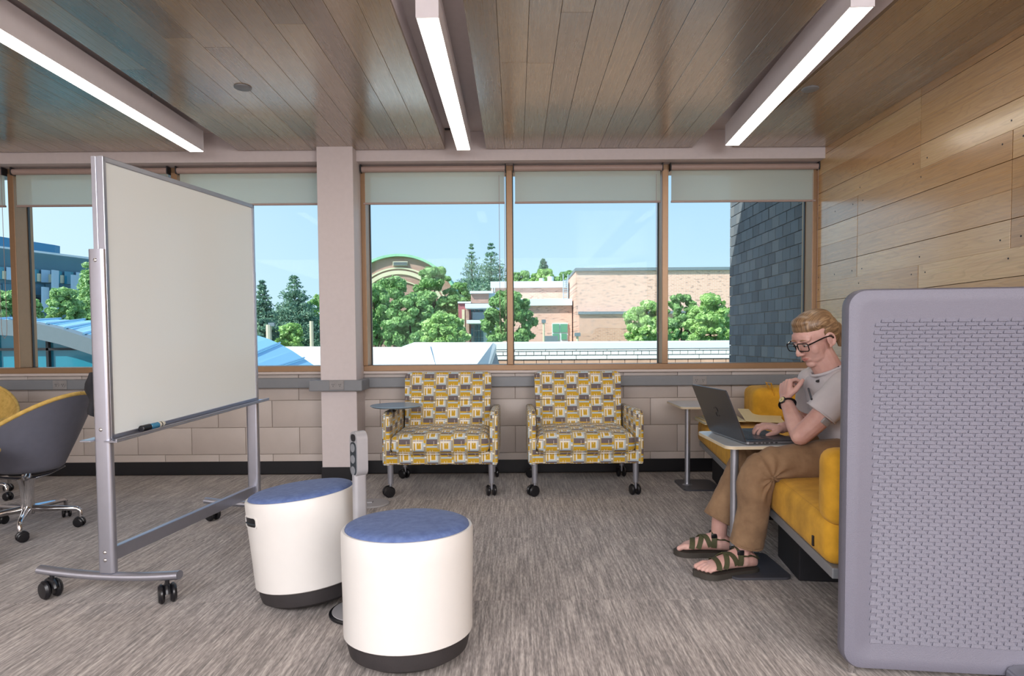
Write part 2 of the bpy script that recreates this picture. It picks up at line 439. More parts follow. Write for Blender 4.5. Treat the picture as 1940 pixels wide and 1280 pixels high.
# oak side wall: planks in staggered panels
wr = struct_empty('wall_right')
bm = B(); box(bm, XR + 0.02, XR + 0.3, YB, YW + 0.1, 0, 2.6); obj('wall_core', bm, 'slot', wr)
PH, PL = 0.5255, 1.285
rows = [(-0.182, 0.0), (0.344, 0.5), (0.87, 0.0), (1.395, 0.5), (1.9205, 0.0)]
y_top = F * 2.23 / (1736.5 - 977)       # seam of the upper row
for z0, sh in rows:
    off = y_top if sh == 0.0 else F * 2.23 / (1909 - 977)
    k = -6
    while True:
        ya, yb = off + k * PL, off + (k + 1) * PL; k += 1
        if ya >= YW: break
        ya, yb = max(ya, YB), min(yb, YW)
        if yb - ya < 0.02: continue
        for q in range(4):
            za, zb = z0 + q * PH / 4, z0 + (q + 1) * PH / 4
            za, zb = max(za, 0.0), min(zb, ZC + 0.02)
            if zb - za < 0.02: continue
            ga = 0.0025 if q == 0 else 0.0003; gb = 0.0025 if q == 3 else 0.0003
            bm = B(); L = yb - ya; hz = (zb - za) / 2
            box(bm, -L / 2 + 0.002, L / 2 - 0.002, -hz + ga, hz - gb, 0, 0.02, 0.0007, 1)
            o = obj('plank', bm, 'wood_wall', wr, loc=(XR + 0.02, (ya + yb) / 2, (za + zb) / 2))
            o.rotation_euler = Matrix(((0, 0, -1), (1, 0, 0), (0, -1, 0))).to_euler()
        if ya > 1.0:
            for sy in (ya + 0.06, (ya + yb) / 2, yb - 0.06):
                for sz in (z0 + 0.045, z0 + PH - 0.045):
                    if 0.1 < sz < ZC - 0.02 and ya < sy < yb:
                        bm = B(); cyl(bm, (XR - 0.0008, sy, sz), (XR + 0.004, sy, sz), 0.0045, 10); obj('screw', bm, 'slot', wr)

# other walls of the room (behind and left of the camera)
M['wall_plain'] = plain('room_wall_paint', 'cfc6c0', 0.6, var=0.02)
bm = B(); box(bm, XL - 0.2, XL, YB, YW + 0.3, 0, 2.6); obj('wall_left', bm, 'wall_plain', kind='structure')
bm = B(); box(bm, XL, XR + 0.3, YB - 0.2, YB, 0, 2.6); obj('wall_front', bm, 'wall_plain', kind='structure')

# linear pendant lamps
def emit(name, col, st):
    t = NT(name); t.set(base=(0.9, 0.88, 0.84, 1), rough=0.4, emis=col, emist=st); return t.m
M['lamp_cool'] = emit('lamp_diffuser', (1, 0.93, 0.80, 1), 9.0)
def lamp(xn, xf, yn, yf, label):
    L = math.hypot(xf - xn, yf - yn)
    t_ = thing('linear_lamp', label, 'ceiling lamp', ((xn + xf) / 2, (yn + yf) / 2, 2.30), math.atan2(xn - xf, yf - yn), 'linear lamps in the ceiling slots')
    h = L / 2; w2 = 0.046
    bm = B(); box(bm, -w2, w2, -h, h, 0.003, 0.14, 0.001, 1); obj('housing', bm, 'fixture', t_)
    bm = B(); box(bm, -w2 + 0.003, w2 - 0.003, -h + 0.002, h - 0.002, -0.001, 0.003); obj('diffuser', bm, 'lamp_cool', t_)
    for s_ in (-1, 1):
        bm = B(); cyl(bm, (0, s_ * h * 0.7, 0.14), (0, s_ * h * 0.7, 0.19), 0.006, 8); obj('hanger', bm, 'silver', t_)
        bm = B(); box(bm, -w2 - 0.0008, w2 + 0.0008, s_ * h - 0.003, s_ * h + 0.003, -0.0015, 0.141, 0.001, 1); obj('end_cap', bm, 'fixture', t_)
yf = F / (355 / 1.3); yn = F / (598 / 1.3)
lamp(-2.175, -2.175, 0.9, yf, 'long white linear lamp on the left, running out of the photo over the whiteboard')
lamp(-0.348, -0.348, yn, yf, 'short white linear lamp in the middle ceiling slot')
lamp(1.375, 1.472, F / (612 / 1.3), F / (360 / 1.3), 'white linear lamp on the right, nearest the oak wall')

# ================================================================ OUTSIDE
GZ = -3.6
M['grass'] = plain('ground_grass', '6f9a4c', 0.9, var=0.25, scale=0.6)
M['reflection_ground'] = plain('pale_blue_grey_ground', 'a3b6c0', 0.8, var=0.05)
M['asphalt'] = plain('parking_asphalt', '9a9d9c', 0.9, var=0.05)
M['roof_white'] = plain('white_roof_membrane', 'd9e0de', 0.6, var=0.02)
M['roof_metal'] = plain('standing_seam_blue_roof', '8cc6e2', 0.35, 0.2, var=0.02)
M['fascia'] = plain('grey_fascia', '6e7d84', 0.5, var=0.03)
M['teal_glass'] = plain('teal_glass_wall', '2a859b', 0.08, var=0.06, scale=0.8, spec=0.8)
M['blue_glass'] = plain('blue_glass_wall', '3f86ab', 0.12, var=0.1, scale=0.3)
M['dark_panel'] = plain('blue_grey_cladding', '4b7585', 0.5, var=0.06, scale=0.5)
M['pale_panel'] = plain('pale_cladding', 'a9c3d4', 0.4)
M['white_trim'] = plain('white_metal_trim', 'd4dfe4', 0.5, var=0.02)
M['red_brick'] = plain('red_brick_face', 'a5646a', 0.9, var=0.1, scale=2)
M['cream'] = plain('cream_stone', 'cfc9ad', 0.8)
M['copper'] = plain('green_copper', '93c7a8', 0.6, var=0.1, scale=2)
M['gold'] = plain('yellow_sign_paint', 'd9a93a', 0.6)
M['trunk'] = plain('tree_bark', '5a4a3a', 0.9, var=0.2)
def brick_mat(name, a, b, c, sc, h=0.075, wd=0.2, vert=True):
    t = NT(name)
    g = t.n('NewGeometry').outputs['Position']
    s_ = t.n('SeparateXYZ', {0: g}); v = t.n('CombineXYZ', {0: s_.outputs[0], 1: s_.outputs[2], 2: 0.0}).outputs[0]
    br = t.n('TexBrick', {'Vector': v, 'Color1': lin(a), 'Color2': lin(b), 'Mortar': lin(c), 'Scale': 1.0, 'Mortar Size': 0.012,
                          'Brick Width': wd, 'Row Height': h, 'Bias': -0.3})
    nz = t.n('TexNoise', {'Vector': t.n('Mapping', {0: v, 3: (3.0, 9.0, 1)}).outputs[0], 'Scale': 1.0, 'Detail': 1.0}).outputs[0]
    col = t.mix(t.ramp(nz, [(0.60, (0, 0, 0, 1)), (0.66, (0.55, 0.55, 0.55, 1))]), br.outputs[0], lin('84706a'))
    t.set(base=col, rough=0.9); return t.m
M['pink_brick'] = brick_mat('pink_tan_brick', 'ddb4a2', 'd1a491', 'dec8ba', 1, 0.1, 0.3)
M['pink_brick_b'] = brick_mat('rose_tan_brick', 'c99d88', 'bd917c', 'ceb2a0', 1, 0.1, 0.3)
M['hall_brick'] = brick_mat('hall_brick', 'a9897c', '9d7c70', 'b49a8c', 1, 0.2, 0.5)

bm = B(); box(bm, -120, 140, YW + 2, 260, GZ - 0.5, GZ); obj('ground', bm, 'grass', kind='structure')
bm = B(); box(bm, -30, -6, 30, 50, GZ, GZ + 0.02); obj('parking_lot', bm, 'asphalt', kind='structure')
bm = B(); box(bm, -40, 20, YW + 2.1, 29, GZ, GZ + 0.02); obj('reflection_ground', bm, 'reflection_ground', kind='structure')  # added unseen ground, blue-grey for its reflection in the ceiling
# our own building above and below the window strip (casts the shade on the side wing)
bm = B(); box(bm, XL - 4, XR + 0.3, YW + 0.16, YW + 0.40, ZC + 0.05, 4.30); obj('facade_upper', bm, 'pink_brick', kind='structure')
bm = B(); box(bm, XL - 4, XR + 0.3, YB - 0.3, YW + 0.38, 4.0, 4.30); obj('roof_slab', bm, 'roof_white', kind='structure')
bm = B(); box(bm, XL - 4, XR + 0.3, YW + 0.33, YW + 0.40, GZ, 0.745); obj('facade_lower', bm, 'pink_brick', kind='structure')

# side wing of masonry just outside the right window: every brick a piece
wing = struct_empty('wall_wing')
XV = XR + 0.02; YV1 = F * XV / (1381.5 - 977)
bm = B(); box(bm, XV + 0.012, XV + 1.5, YW + 0.17, YV1 - 0.01, GZ, 4.6); obj('wall_core', bm, 'joint', wing)
t = NT('wing_masonry')
oi = t.n('ObjectInfo').outputs['Random']; tcn = t.n('TexCoord').outputs['Object']
nz = t.n('TexNoise', {'Vector': tcn, 'Scale': 90.0, 'Detail': 3.0}).outputs[0]
t.set(base=t.mix(t.math('MULTIPLY', nz, 0.35), t.ramp(oi, [(0, lin('555d64')), (0.5, lin('667078')), (1, lin('787d80'))]), lin('6f675f')), rough=0.9)  # bluish shade of the tan-grey wall put into the brick colours
t.bump(nz, 0.3, 0.004); M['wing_masonry'] = t.m
BH, BL = 0.102, 0.150
nrow = 0; z = 0.62
while z < 2.45:
    y = YW + 0.17 - (BL / 2 if nrow % 2 else 0)
    while y < YV1 - 0.01:
        a, b = max(y, YW + 0.17), min(y + BL, YV1)
        if b - a > 0.02:
            bm = B(); box(bm, XV - rnd.uniform(0, 0.003), XV + 0.05, a + 0.003, b - 0.003, z + 0.003, z + BH - 0.003, 0.002, 1)
            obj('brick', bm, 'wing_masonry', wing)
        y += BL
    z += BH; nrow += 1
bm = B(); box(bm, XV, XV + 0.05, YW + 0.17, YV1, z, 4.6); obj('upper_masonry', bm, 'wing_masonry', wing)
bm = B(); box(bm, XV, XV + 0.05, YW + 0.17, YV1, GZ, 0.615); obj('lower_masonry', bm, 'wing_masonry', wing)

# low wing with white coping, shingle courses and tan blocks
YL = 14.0; sL = F / YL
low = thing('low_wing', 'low tan block building wing with white coping and shingle courses, just beyond the windows', 'building', (1.5, YL, GZ))
def lowp(z): return z - GZ
xa, xb = (800 - 977) / sL - 1.5, 9.0
def zz(y): return at(1180, y, YL).z - GZ
bm = B(); box(bm, xa, xb, 0.06, 5, 0, zz(650)); obj('wall_core', bm, 'joint', low)
bm = B(); box(bm, xa, xb, -0.03, 5.1, zz(660.5), zz(647.5), 0.01, 1); obj('coping', bm, 'roof_white', low)
M['shingle'] = plain('cream_shingle', 'e4e5da', 0.8, var=0.03)
M['tan_block'] = plain('tan_block', 'c6a084', 0.85, var=0.12, scale=3)
ycs = [661, 664.5, 672, 680]
for r_, (ya, yb, wd) in enumerate(((661.2, 663.6, 0.68), (664.2, 671.2, 0.17), (672, 679.3, 0.68))):
    x = xa - (wd / 2 if r_ % 2 else 0)
    while x < 5.9:
        a = max(x, xa)
        bm = B(); box(bm, a + 0.006, x + wd - 0.006, 0.0 - 0.012 * (2 - r_), 0.07, zz(yb), zz(ya) - 0.004)
        obj('shingle', bm, 'shingle', low); x += wd
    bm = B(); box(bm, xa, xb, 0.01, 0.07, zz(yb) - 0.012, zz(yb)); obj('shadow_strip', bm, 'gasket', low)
zt = zz(680.3); hh = 0.135; r_ = 0
while r_ < 3:
    x = xa - (0.14 if r_ % 2 else 0)
    while x < 5.9:
        a = max(x, xa)
        bm = B(); box(bm, a + 0.006, x + 0.28 - 0.006, 0.02, 0.09, zt - hh + 0.006, zt - 0.006)
        obj('block', bm, 'tan_block', low); x += 0.28
    zt -= hh; r_ += 1
bm = B(); box(bm, xa, xb, 0.03, 0.1, 0, zt); obj('lower_wall', bm, 'tan_block', low)
bm = B(); box(bm, 5.95, xb, 0.03, 0.1, zt, zz(661)); obj('end_wall', bm, 'tan_block', low)

# white membrane roofs in front of it
def quad_solid(bm, pts, thick=0.15):
    a = [bm.verts.new(p) for p in pts]; b = [bm.verts.new(Vector(p) - Vector((0, 0, thick))) for p in pts]
    n = len(pts); bm.faces.new(a); bm.faces.new(b[::-1])
    for i in range(n): bm.faces.new((a[i], b[i], b[(i + 1) % n], a[(i + 1) % n]))
wrf = thing('white_roof', 'bright white membrane roof with a pitched section and shingled gable, beyond the window', 'building', (0, 0, 0))
P = at
bm = B()
quad_solid(bm, [P(690, 657, 9.5), P(805, 657, 9.5), P(815, 700, 7.6), P(690, 700, 7.6)], 0.25); obj('flat_roof', bm, 'roof_white', wrf)
bm = B(); quad_solid(bm, [P(530, 656, 24), P(700, 656, 24), P(700, 716, 17), P(530, 716, 17)], 0.25); obj('flat_roof', bm, 'roof_white', wrf)
bm = B(); quad_solid(bm, [P(762, 656, 9.4), P(785, 648, 10.2), P(934, 648.5, 9.4), P(893, 706, 7.2), P(826, 706, 7.2), P(811, 655, 9.3)], 0.12); obj('pitched_roof', bm, 'roof_white', wrf)
bm = B(); quad_solid(bm, [P(807, 655, 9.2), P(813, 651, 9.2), P(828, 702, 7.3), P(816, 702, 7.3)], 0.3); obj('upstand', bm, 'shingle', wrf)
bm = B(); quad_solid(bm, [P(934, 648.5, 9.4), P(940, 653, 9.45), P(922, 704, 7.9), P(893, 704, 7.2)], 0.1); obj('gable_edge', bm, 'shingle', wrf)
bm = B(); quad_solid(bm, [P(935, 650, 9.5), P(950, 704, 9.5), P(922, 706, 8.2)], 0.3); obj('gable_side', bm, 'fascia', wrf)
bm = B(); quad_solid(bm, [P(856, 690, 8.0), P(905, 685, 8.0), P(893, 706, 7.4), P(845, 706, 7.4)], 0.1); obj('blue_panel', bm, 'blue_glass', wrf)
bm = B(); box(bm, P(690, 690, 9).x - 2, P(945, 690, 9.2).x, 7.0, 9.0, GZ, 0.15); obj('lower_wall', bm, 'tan_block', wrf)

# curved metal roof over a teal glass wall, left
cr = thing('curved_roof', 'curved blue metal roof over a dark teal glass wall, outside the left windows', 'building', (0, 0, 0))
front = [(-260, 640), (-120, 618), (0, 607), (60, 611), (120, 624), (173, 641), (260, 672), (340, 706), (420, 745)]
back = [(-300, 612), (-120, 604), (0, 603.5), (80, 604), (150, 606), (300, 611), (400, 618), (495, 636), (540, 655), (600, 695)]
Y0, Y1 = 9.0, 15.0
def resample(poly, n):
    out = []
    for i in range(n):
        x = poly[0][0] + (poly[-1][0] - poly[0][0]) * i / (n - 1)
        for (xa_, ya_), (xb_, yb_) in zip(poly, poly[1:]):
            if xa_ <= x <= xb_: out.append((x, ya_ + (yb_ - ya_) * (x - xa_) / (xb_ - xa_))); break
        else: out.append(poly[-1])
    return out
NS = 40
fr_ = [at(x, y, Y0) for x, y in resample(front, NS)]; bk = [at(x, y, Y1) for x, y in resample(back, NS)]
bm = B()
for i in range(NS - 1):
    quad_solid(bm, [fr_[i], fr_[i + 1], bk[i + 1], bk[i]], 0.06)
obj('roof_sheet', bm, 'roof_metal', cr)
for i in range(0, NS, 2):
    bm = B(); d = Vector((0, 0, 0.03)); tube(bm, [fr_[i] + d, bk[i] + d], 0.02, 4); obj('seam', bm, 'roof_metal', cr)
bm = B()
for i in range(NS - 1):
    a, b = fr_[i], fr_[i + 1]
    pts = [a + Vector((0, -0.12, 0.02)), b + Vector((0, -0.12, 0.02)), b + Vector((0, -0.12, -0.20)), a + Vector((0, -0.12, -0.20))]
    v = [bm.verts.new(p) for p in pts] + [bm.verts.new(p + Vector((0, 0.25, 0))) for p in pts]
    for q in ((0, 1, 2, 3), (7, 6, 5, 4), (0, 4, 5, 1), (3, 2, 6, 7), (0, 3, 7, 4), (1, 5, 6, 2)): bm.faces.new([v[k] for k in q])
obj('fascia', bm, 'fascia', cr)
bm = B()
x0_, x1_ = fr_[0].x, fr_[-1].x
for i in range(NS - 1):
    a, b = fr_[i], fr_[i + 1]
    v = [bm.verts.new(p) for p in (Vector((a.x, Y0, GZ)), Vector((b.x, Y0, GZ)), Vector((b.x, Y0, b.z - 0.1)), Vector((a.x, Y0, a.z - 0.1)))]
    v += [bm.verts.new(x.co + Vector((0, 0.05, 0))) for x in v]
    for q in ((0, 1, 2, 3), (7, 6, 5, 4)): bm.faces.new([v[k] for k in q])
obj('glass_wall', bm, 'teal_glass', cr)
zr = at(100, 661, Y0).z
bm = B(); box(bm, x0_, x1_ - 1.5, Y0 - 0.05, Y0, zr - 0.018, zr + 0.018); obj('glazing_bar', bm, 'slot', cr)
for px in (-100, -5, 94, 210, 300):
    p = at(px, 661, Y0); zt = min(fr_, key=lambda q: abs(q.x - p.x)).z
    bm = B(); box(bm, p.x - 0.018, p.x + 0.018, Y0 - 0.05, Y0, GZ, zt); obj('glazing_bar', bm, 'slot', cr)

def bx(name, x0, x1, y0, y1, Y, depth, mat, par, dz0=None):
    """box whose face spans the pixel rectangle at distance Y"""
    a, b = at(x0, y0, Y), at(x1, y1, Y)
    bm = B(); box(bm, a.x, b.x, Y, Y + depth, (b.z if dz0 is None else dz0), a.z)
    return obj(name, bm, mat, par)
# blue-grey building far left (oblique facade)
dk = thing('modern_building', 'dark blue-grey modern building with a strip of windows, far left beyond the trees', 'building', (0, 0, 0))
A0, A1 = (-160, 34.0), (172, 44.0)
_q0, _q1 = at(A0[0], 643, A0[1]), at(A1[0], 643, A1[1])
def fac(px, py, push=0.0):
    d = at(px, py, 1.0) - EYE; k = (_q1.y - _q0.y) / (_q1.x - _q0.x)
    Yv = (_q0.y - k * _q0.x) / (1 - k * d.x)         # ray against the facade plane
    return EYE + d * (Yv - push)
def facquad(name, px0, px1, t0, t1, b0, b1, mat, push, par=dk, dep=0.5):
    pts = [fac(px0, t0, push), fac(px1, t1, push), fac(px1, b1, push), fac(px0, b0, push)]
    bm = B(); v = [bm.verts.new(p) for p in pts] + [bm.verts.new(p + Vector((0, dep, 0))) for p in pts]
    for q in ((0, 1, 2, 3), (7, 6, 5, 4), (0, 4, 5, 1), (3, 2, 6, 7), (0, 3, 7, 4), (1, 5, 6, 2)): bm.faces.new([v[k] for k in q])
    return obj(name, bm, mat, par)
facquad('penthouse', -160, 104, 423, 464, 480, 484, 'blue_glass', -3)
facquad('wall', -160, 210, 448, 494, 700, 700, 'dark_panel', 0, dep=8)
facquad('parapet', -160, 210, 446, 492, 449.5, 495.5, 'white_trim', 0.3)
for k in range(14):
    x0 = -120 + k * 22; u = (x0 + 160) / 370
    t0 = 493 + 18 * u * 1.5; b0 = t0 + 24
    o = facquad('window', x0, x0 + 13, t0, t0 + 1.3, b0, b0 + 0.6, 'teal_glass' if k % 3 else 'pale_panel', 0.15, dep=0.2)
    facquad('shutter', x0 + 14, x0 + 18, t0 + 9, t0 + 9, b0, b0, 'cream', 0.15, dep=0.2)
for k in range(12):
    x0 = -130 + k * 27
    facquad('lower_window', x0, x0 + 14, 562, 563, 586, 586, 'gasket', 0.15, dep=0.2)
    facquad('cladding_panel', x0, x0 + 24, 537, 539, 558, 559, 'dark_panel', 0.1, dep=0.15)
for x0, yt in ((78, 543), (97, 511), (134, 520)):
    facquad('pilaster', x0, x0 + 4, yt, yt, 590, 590, 'pale_panel', 0.8, dep=0.5)

# domed brick hall
hall = thing('arched_hall', 'brick hall with a green-edged arched roof and pale arch bands, above the trees', 'building', (0, 0, 0))
YH = 90.0; sH = F / YH; cH = at(757, 602, YH)
def arc_band(name, r0, r1, mat, y0, y1, n=48):
    bm = B(); P0 = []
    for k in range(n + 1):
        t = math.pi * k / n
        P0.append([bm.verts.new((cH.x + r * math.cos(t), y, cH.z + r * math.sin(t))) for r, y in ((r0, y0), (r1, y0), (r1, y1), (r0, y1))])
    for a, b in zip(P0, P0[1:]):
        for q in range(4): bm.faces.new((a[q], a[(q + 1) % 4], b[(q + 1) % 4], b[q]))
    return obj(name, bm, mat, hall, smooth=30)
arc_band('gable_wall', 0.1, 115 / sH, 'hall_brick', YH, YH + 30)
arc_band('roof_edge', 115 / sH, 119.5 / sH, 'copper', YH - 0.6, YH + 30)
arc_band('arch_band', 92 / sH, 95 / sH, 'cream', YH - 0.25, YH)
arc_band('arch_band', 82 / sH, 89 / sH, 'cream', YH - 0.2, YH)
arc_band('arch_band', 68 / sH, 70 / sH, 'cream', YH - 0.2, YH)
bm = B(); box(bm, cH.x - 8, cH.x + 8, YH, YH + 28, GZ, cH.z + 0.5); obj('lower_wall', bm, 'hall_brick', hall)
bx('attic_vent', 744, 772, 495, 503, YH - 0.3, 0.4, 'cream', hall)
for k in range(4): bx('vent_slat', 745, 771, 496.3 + k * 1.7, 497.0 + k * 1.7, YH - 0.5, 0.3, 'fascia', hall)

# entrance building with canopy
en = thing('entrance_building', 'small brick entrance building with white canopies and tall glass doors, among the trees', 'building', (0, 0, 0))
YN = 36.0
bx('tower', 892, 926, 554, 574, YN, 4, 'hall_brick', en); bx('tower_side', 926, 940, 555, 574, YN + 0.2, 3, 'pale_panel', en)
bm = B(); box(bm, at(868, 650, YN).x, at(946, 650, YN).x, YN + 0.6, YN + 3.5, GZ, at(868, 655, YN).z); obj('plinth', bm, 'hall_brick', en)
bx('tower_cap', 890, 934, 551, 555, YN - 0.2, 4.4, 'white_trim', en)
bx('red_wall', 868, 892, 572, 660, YN, 4, 'red_brick', en); bx('wall_cap', 867, 892, 571, 574, YN - 0.1, 4.2, 'white_trim', en)
bx('stone_strip', 875, 881, 586, 660, YN - 0.15, 0.3, 'cream', en)
bx('brick_pier', 882, 889, 582, 660, YN - 0.4, 1, 'hall_brick', en)
bx('back_wall', 889, 946, 582, 660, YN + 0.5, 3, 'white_trim', en)
bx('canopy', 881, 936, 575, 583, YN - 1.5, 2.0, 'white_trim', en); bx('canopy', 884, 938, 606, 612, YN - 1.8, 2.2, 'white_trim', en)
for a, b in ((890, 898), (900, 906), (908, 916)): bx('window', a, b, 585, 590, YN + 0.4, 0.3, 'teal_glass', en)
bx('soffit_panel', 895, 918, 591, 605, YN + 0.2, 0.4, 'pale_panel', en)
for a in (899, 905, 911):
    for c in (614, 627, 639): bx('window', a, a + 4.6, c, c + 11, YN + 0.3, 0.3, 'dark_panel', en)
for a in (890,): bx('window', a, a + 6, 621, 636, YN + 0.3, 0.3, 'blue_glass', en)
bm = B()
prism(bm, [(q.x, q.z) for q in (at(918, 600, YN - 1), at(934, 582, YN - 1), at(941, 582, YN - 1), at(941, 603, YN - 1), at(927, 606, YN - 1))], YN - 1, YN - 0.8)
sg = obj('sign_panel', bm, 'white_trim', en)
# emblem on the sign: a dark slanted stroke and a yellow block letter shape
bm = B(); prism(bm, [(q.x, q.z) for q in (at(929, 599, YN - 1), at(930, 588, YN - 1), at(933, 588, YN - 1), at(936, 594, YN - 1), at(937, 588, YN - 1), at(940, 588, YN - 1), at(940, 600, YN - 1), at(937, 600, YN - 1), at(937, 596, YN - 1), at(935, 600, YN - 1), at(933, 596, YN - 1), at(932, 600, YN - 1))], YN - 1.03, YN - 1.001)
obj('sign_emblem', bm, 'gold', sg)
bm = B(); tube(bm, [at(922, 596, YN - 1.02), at(926, 600, YN - 1.02), at(931, 590, YN - 1.02)], 0.03, 5); obj('sign_stroke', bm, 'slot', sg)
bm = B(); tube(bm, [at(933, 553, YN), at(933, 545, YN), at(937, 545, YN), at(937, 553, YN)], 0.03, 5); obj('roof_hoop', bm, 'white_trim', en)

# middle building with white bands
md = thing('banded_building', 'tan brick building with two white bands, a roof ladder and vents, behind the middle window', 'building', (0, 0, 0))
YM = 42.0
bx('upper_wall', 930, 1077, 540, 566, YM + 3, 8, 'pink_brick', md, dz0=GZ); bx('upper_band', 929, 1077, 533, 544, YM + 2.8, 8.4, 'white_trim', md)
bx('lower_wall', 930, 1084, 578, 700, YM, 3, 'pink_brick', md, dz0=GZ); bx('lower_band', 930, 1084, 566.5, 578, YM - 0.3, 3.5, 'white_trim', md)
for x, w_, h_ in ((1026, 9, 6), (1043, 12, 9)):
    a = at(x, 533, YM + 5); bm = B(); cyl(bm, (a.x, YM + 5, a.z - 0.2), (a.x, YM + 5, a.z + h_ / 25.5), w_ / 51, 16); obj('roof_vent', bm, 'white_trim', md, smooth=40)
for x in (1067, 1076):
    a = at(x, 519, YM + 2.6); b = at(x, 566, YM + 2.6); bm = B(); tube(bm, [a, b], 0.035, 5); obj('ladder_rail', bm, 'pale_panel', md)
for k in range(11):
    y = 531 + k * 3.4; a = at(1067, y, YM + 2.6); b = at(1076, y, YM + 2.6); bm = B(); tube(bm, [a, b], 0.025, 4); obj('rung', bm, 'pale_panel', md)
wf = bx('window', 1046, 1076, 612, 648, YM - 0.1, 0.2, 'white_trim', md)
M['green_glass'] = plain('green_window_glass', '5f9c80', 0.1)
for a, b, c, d in ((1047, 1059.5, 613.5, 629), (1061.5, 1075, 613.5, 629), (1047, 1059.5, 632, 644), (1063.5, 1074, 632, 643)):
    bx('pane', a, b, c, d, YM - 0.16, 0.1, 'green_glass', wf)
bx('downpipe', 1087.5, 1089, 570, 650, YM - 0.6, 0.1, 'white_trim', md)
hb = thing('brick_hall', 'large windowless pink brick building across the middle and right windows', 'building', (0, 0, 0))
YK = 40.0
bx('wall', 1091, 1600, 509, 700, YK, 20, 'pink_brick', hb, dz0=GZ)
bx('roof_edge', 1090, 1601, 507.3, 509.4, YK - 0.15, 20.3, 'fascia', hb)
bx('lower_wall', 1097, 1598, 591, 700, YK - 0.15, 0.2, 'pink_brick_b', hb, dz0=GZ)
bx('ledge', 1096, 1600, 590, 591.6, YK - 0.3, 0.3, 'fascia', hb)
o = bx('condenser_unit', 1031, 1057, 636, 652, 38, 1.2, 'fascia', None, dz0=GZ); tag(o, 'dark grey box-shaped condenser unit below the green window', 'equipment')
def pole(x, yt, Yv, r, label, cat, head=None, name='light_pole'):
    p = at(x, yt, Yv); t_ = thing(name, label, cat, (p.x, Yv, GZ))
    bm = B(); tube(bm, [(0, 0, 0), (0, 0, p.z - GZ)], r, 8); obj('pole', bm, 'cream', t_)
    if head: bm = B(); box(bm, *head, p.z - GZ - 0.08, p.z - GZ + 0.12); obj('head', bm, 'fascia', t_)
    return t_
pole(1030, 609, 37, 0.06, 'grey lamp pole in front of the banded building, left of its green window', 'street lamp', (-0.12, 0.12, -0.1, 0.1))
pole(1094, 634, 36, 0.07, 'short vent pipe with round cap at the corner of the pink brick building', 'vent pipe', (-0.16, 0.16, -0.16, 0.16), 'vent_pipe')
pole(590, 608, 40, 0.13, 'tan wooden pole rising left of the white column, by the parked car', 'utility pole', name='utility_pole')
pole(509, 615, 36, 0.16, 'tan street lamp with a flat head, just right of the whiteboard', 'street lamp', (0, 0.35, -0.1, 0.1))
pole(527, 580, 60, 0.12, 'thin pale pole standing behind the largest spruce', 'utility pole', name='utility_pole')
# blue banner sign in the trees
bn = pole(799, 605, 30, 0.05, 'thin street lamp with a small blue banner in front of the tree cluster', 'street lamp', (-0.6, 0.0, -0.1, 0.1))
bm = B(); box(bm, -0.55, -0.08, -0.02, 0.02, 3.0, 4.6); obj('banner', bm, 'blue_glass', bn)
# parked car
cp = Vector((at(581, 650, 85).x, 85, 0.1))
car = thing('car', 'dark parked car seen head-on between spruce and utility pole', 'car', cp, 0)
prof = [(-0.92, 0.35), (-0.92, 0.9), (-0.8, 1.02), (-0.66, 1.45), (-0.5, 1.55), (0.5, 1.55), (0.66, 1.45), (0.8, 1.02), (0.92, 0.9), (0.92, 0.35)]
bm = B(); prism(bm, [(x, z) for x, z in prof], -2.1, 2.1); obj('body', bm, 'gasket', car)
bm = B(); box(bm, -0.6, 0.6, -2.15, -2.08, 1.05, 1.42); obj('windscreen', bm, 'pale_panel', car)
bm = B(); box(bm, -0.8, 0.8, -2.16, -2.08, 0.55, 0.75); obj('grille', bm, 'white_trim', car)
for sx in (-0.8, 0.8):
    bm = B(); cyl(bm, (sx - 0.1, -1.5, 0.32), (sx + 0.1, -1.5, 0.32), 0.32, 14); obj('wheel', bm, 'black', car)
bm = B(); box(bm, cp.x - 14, cp.x + 8, 76, 96, GZ, 0.1, 0.2, 1); obj('grass_bank', bm, 'grass', kind='structure')

# ---------------------------------------------------------------- trees
def leaf_mat(name, a, b, c):
    t = NT(name)
    nz = t.n('TexNoise', {'Vector': t.n('NewGeometry').outputs['Position'], 'Scale': 1.3, 'Detail': 3.0}).outputs[0]
    ri = t.n('NewGeometry').outputs['Random Per Island']
    f = t.math('ADD', t.math('MULTIPLY', nz, 0.6), t.math('MULTIPLY', ri, 0.4))
    col = t.ramp(f, [(0.25, lin(a)), (0.5, lin(b)), (0.75, lin(c))])
    t.set(base=col, rough=0.6)
    tl = t.n('BsdfTranslucent', {0: col}); m = t.n('MixShader', {0: 0.35, 1: t.b.outputs[0], 2: tl.outputs[0]})
    t.l(m.outputs[0], t.out.inputs[0]); return t.m
M['leaf'] = leaf_mat('broad_leaves', '628f4e', '8ab86e', 'b6d896')
M['leaf_bright'] = leaf_mat('bright_leaves', '80ae5c', 'a9d17c', 'd2ecaa')
M['leaf_spruce'] = leaf_mat('spruce_needles', '4d7464', '6f9780', 'a0bf9e')
M['leaf_pine'] = leaf_mat('pine_needles', '6e9a58', 'a0c880', 'cfe8ae')
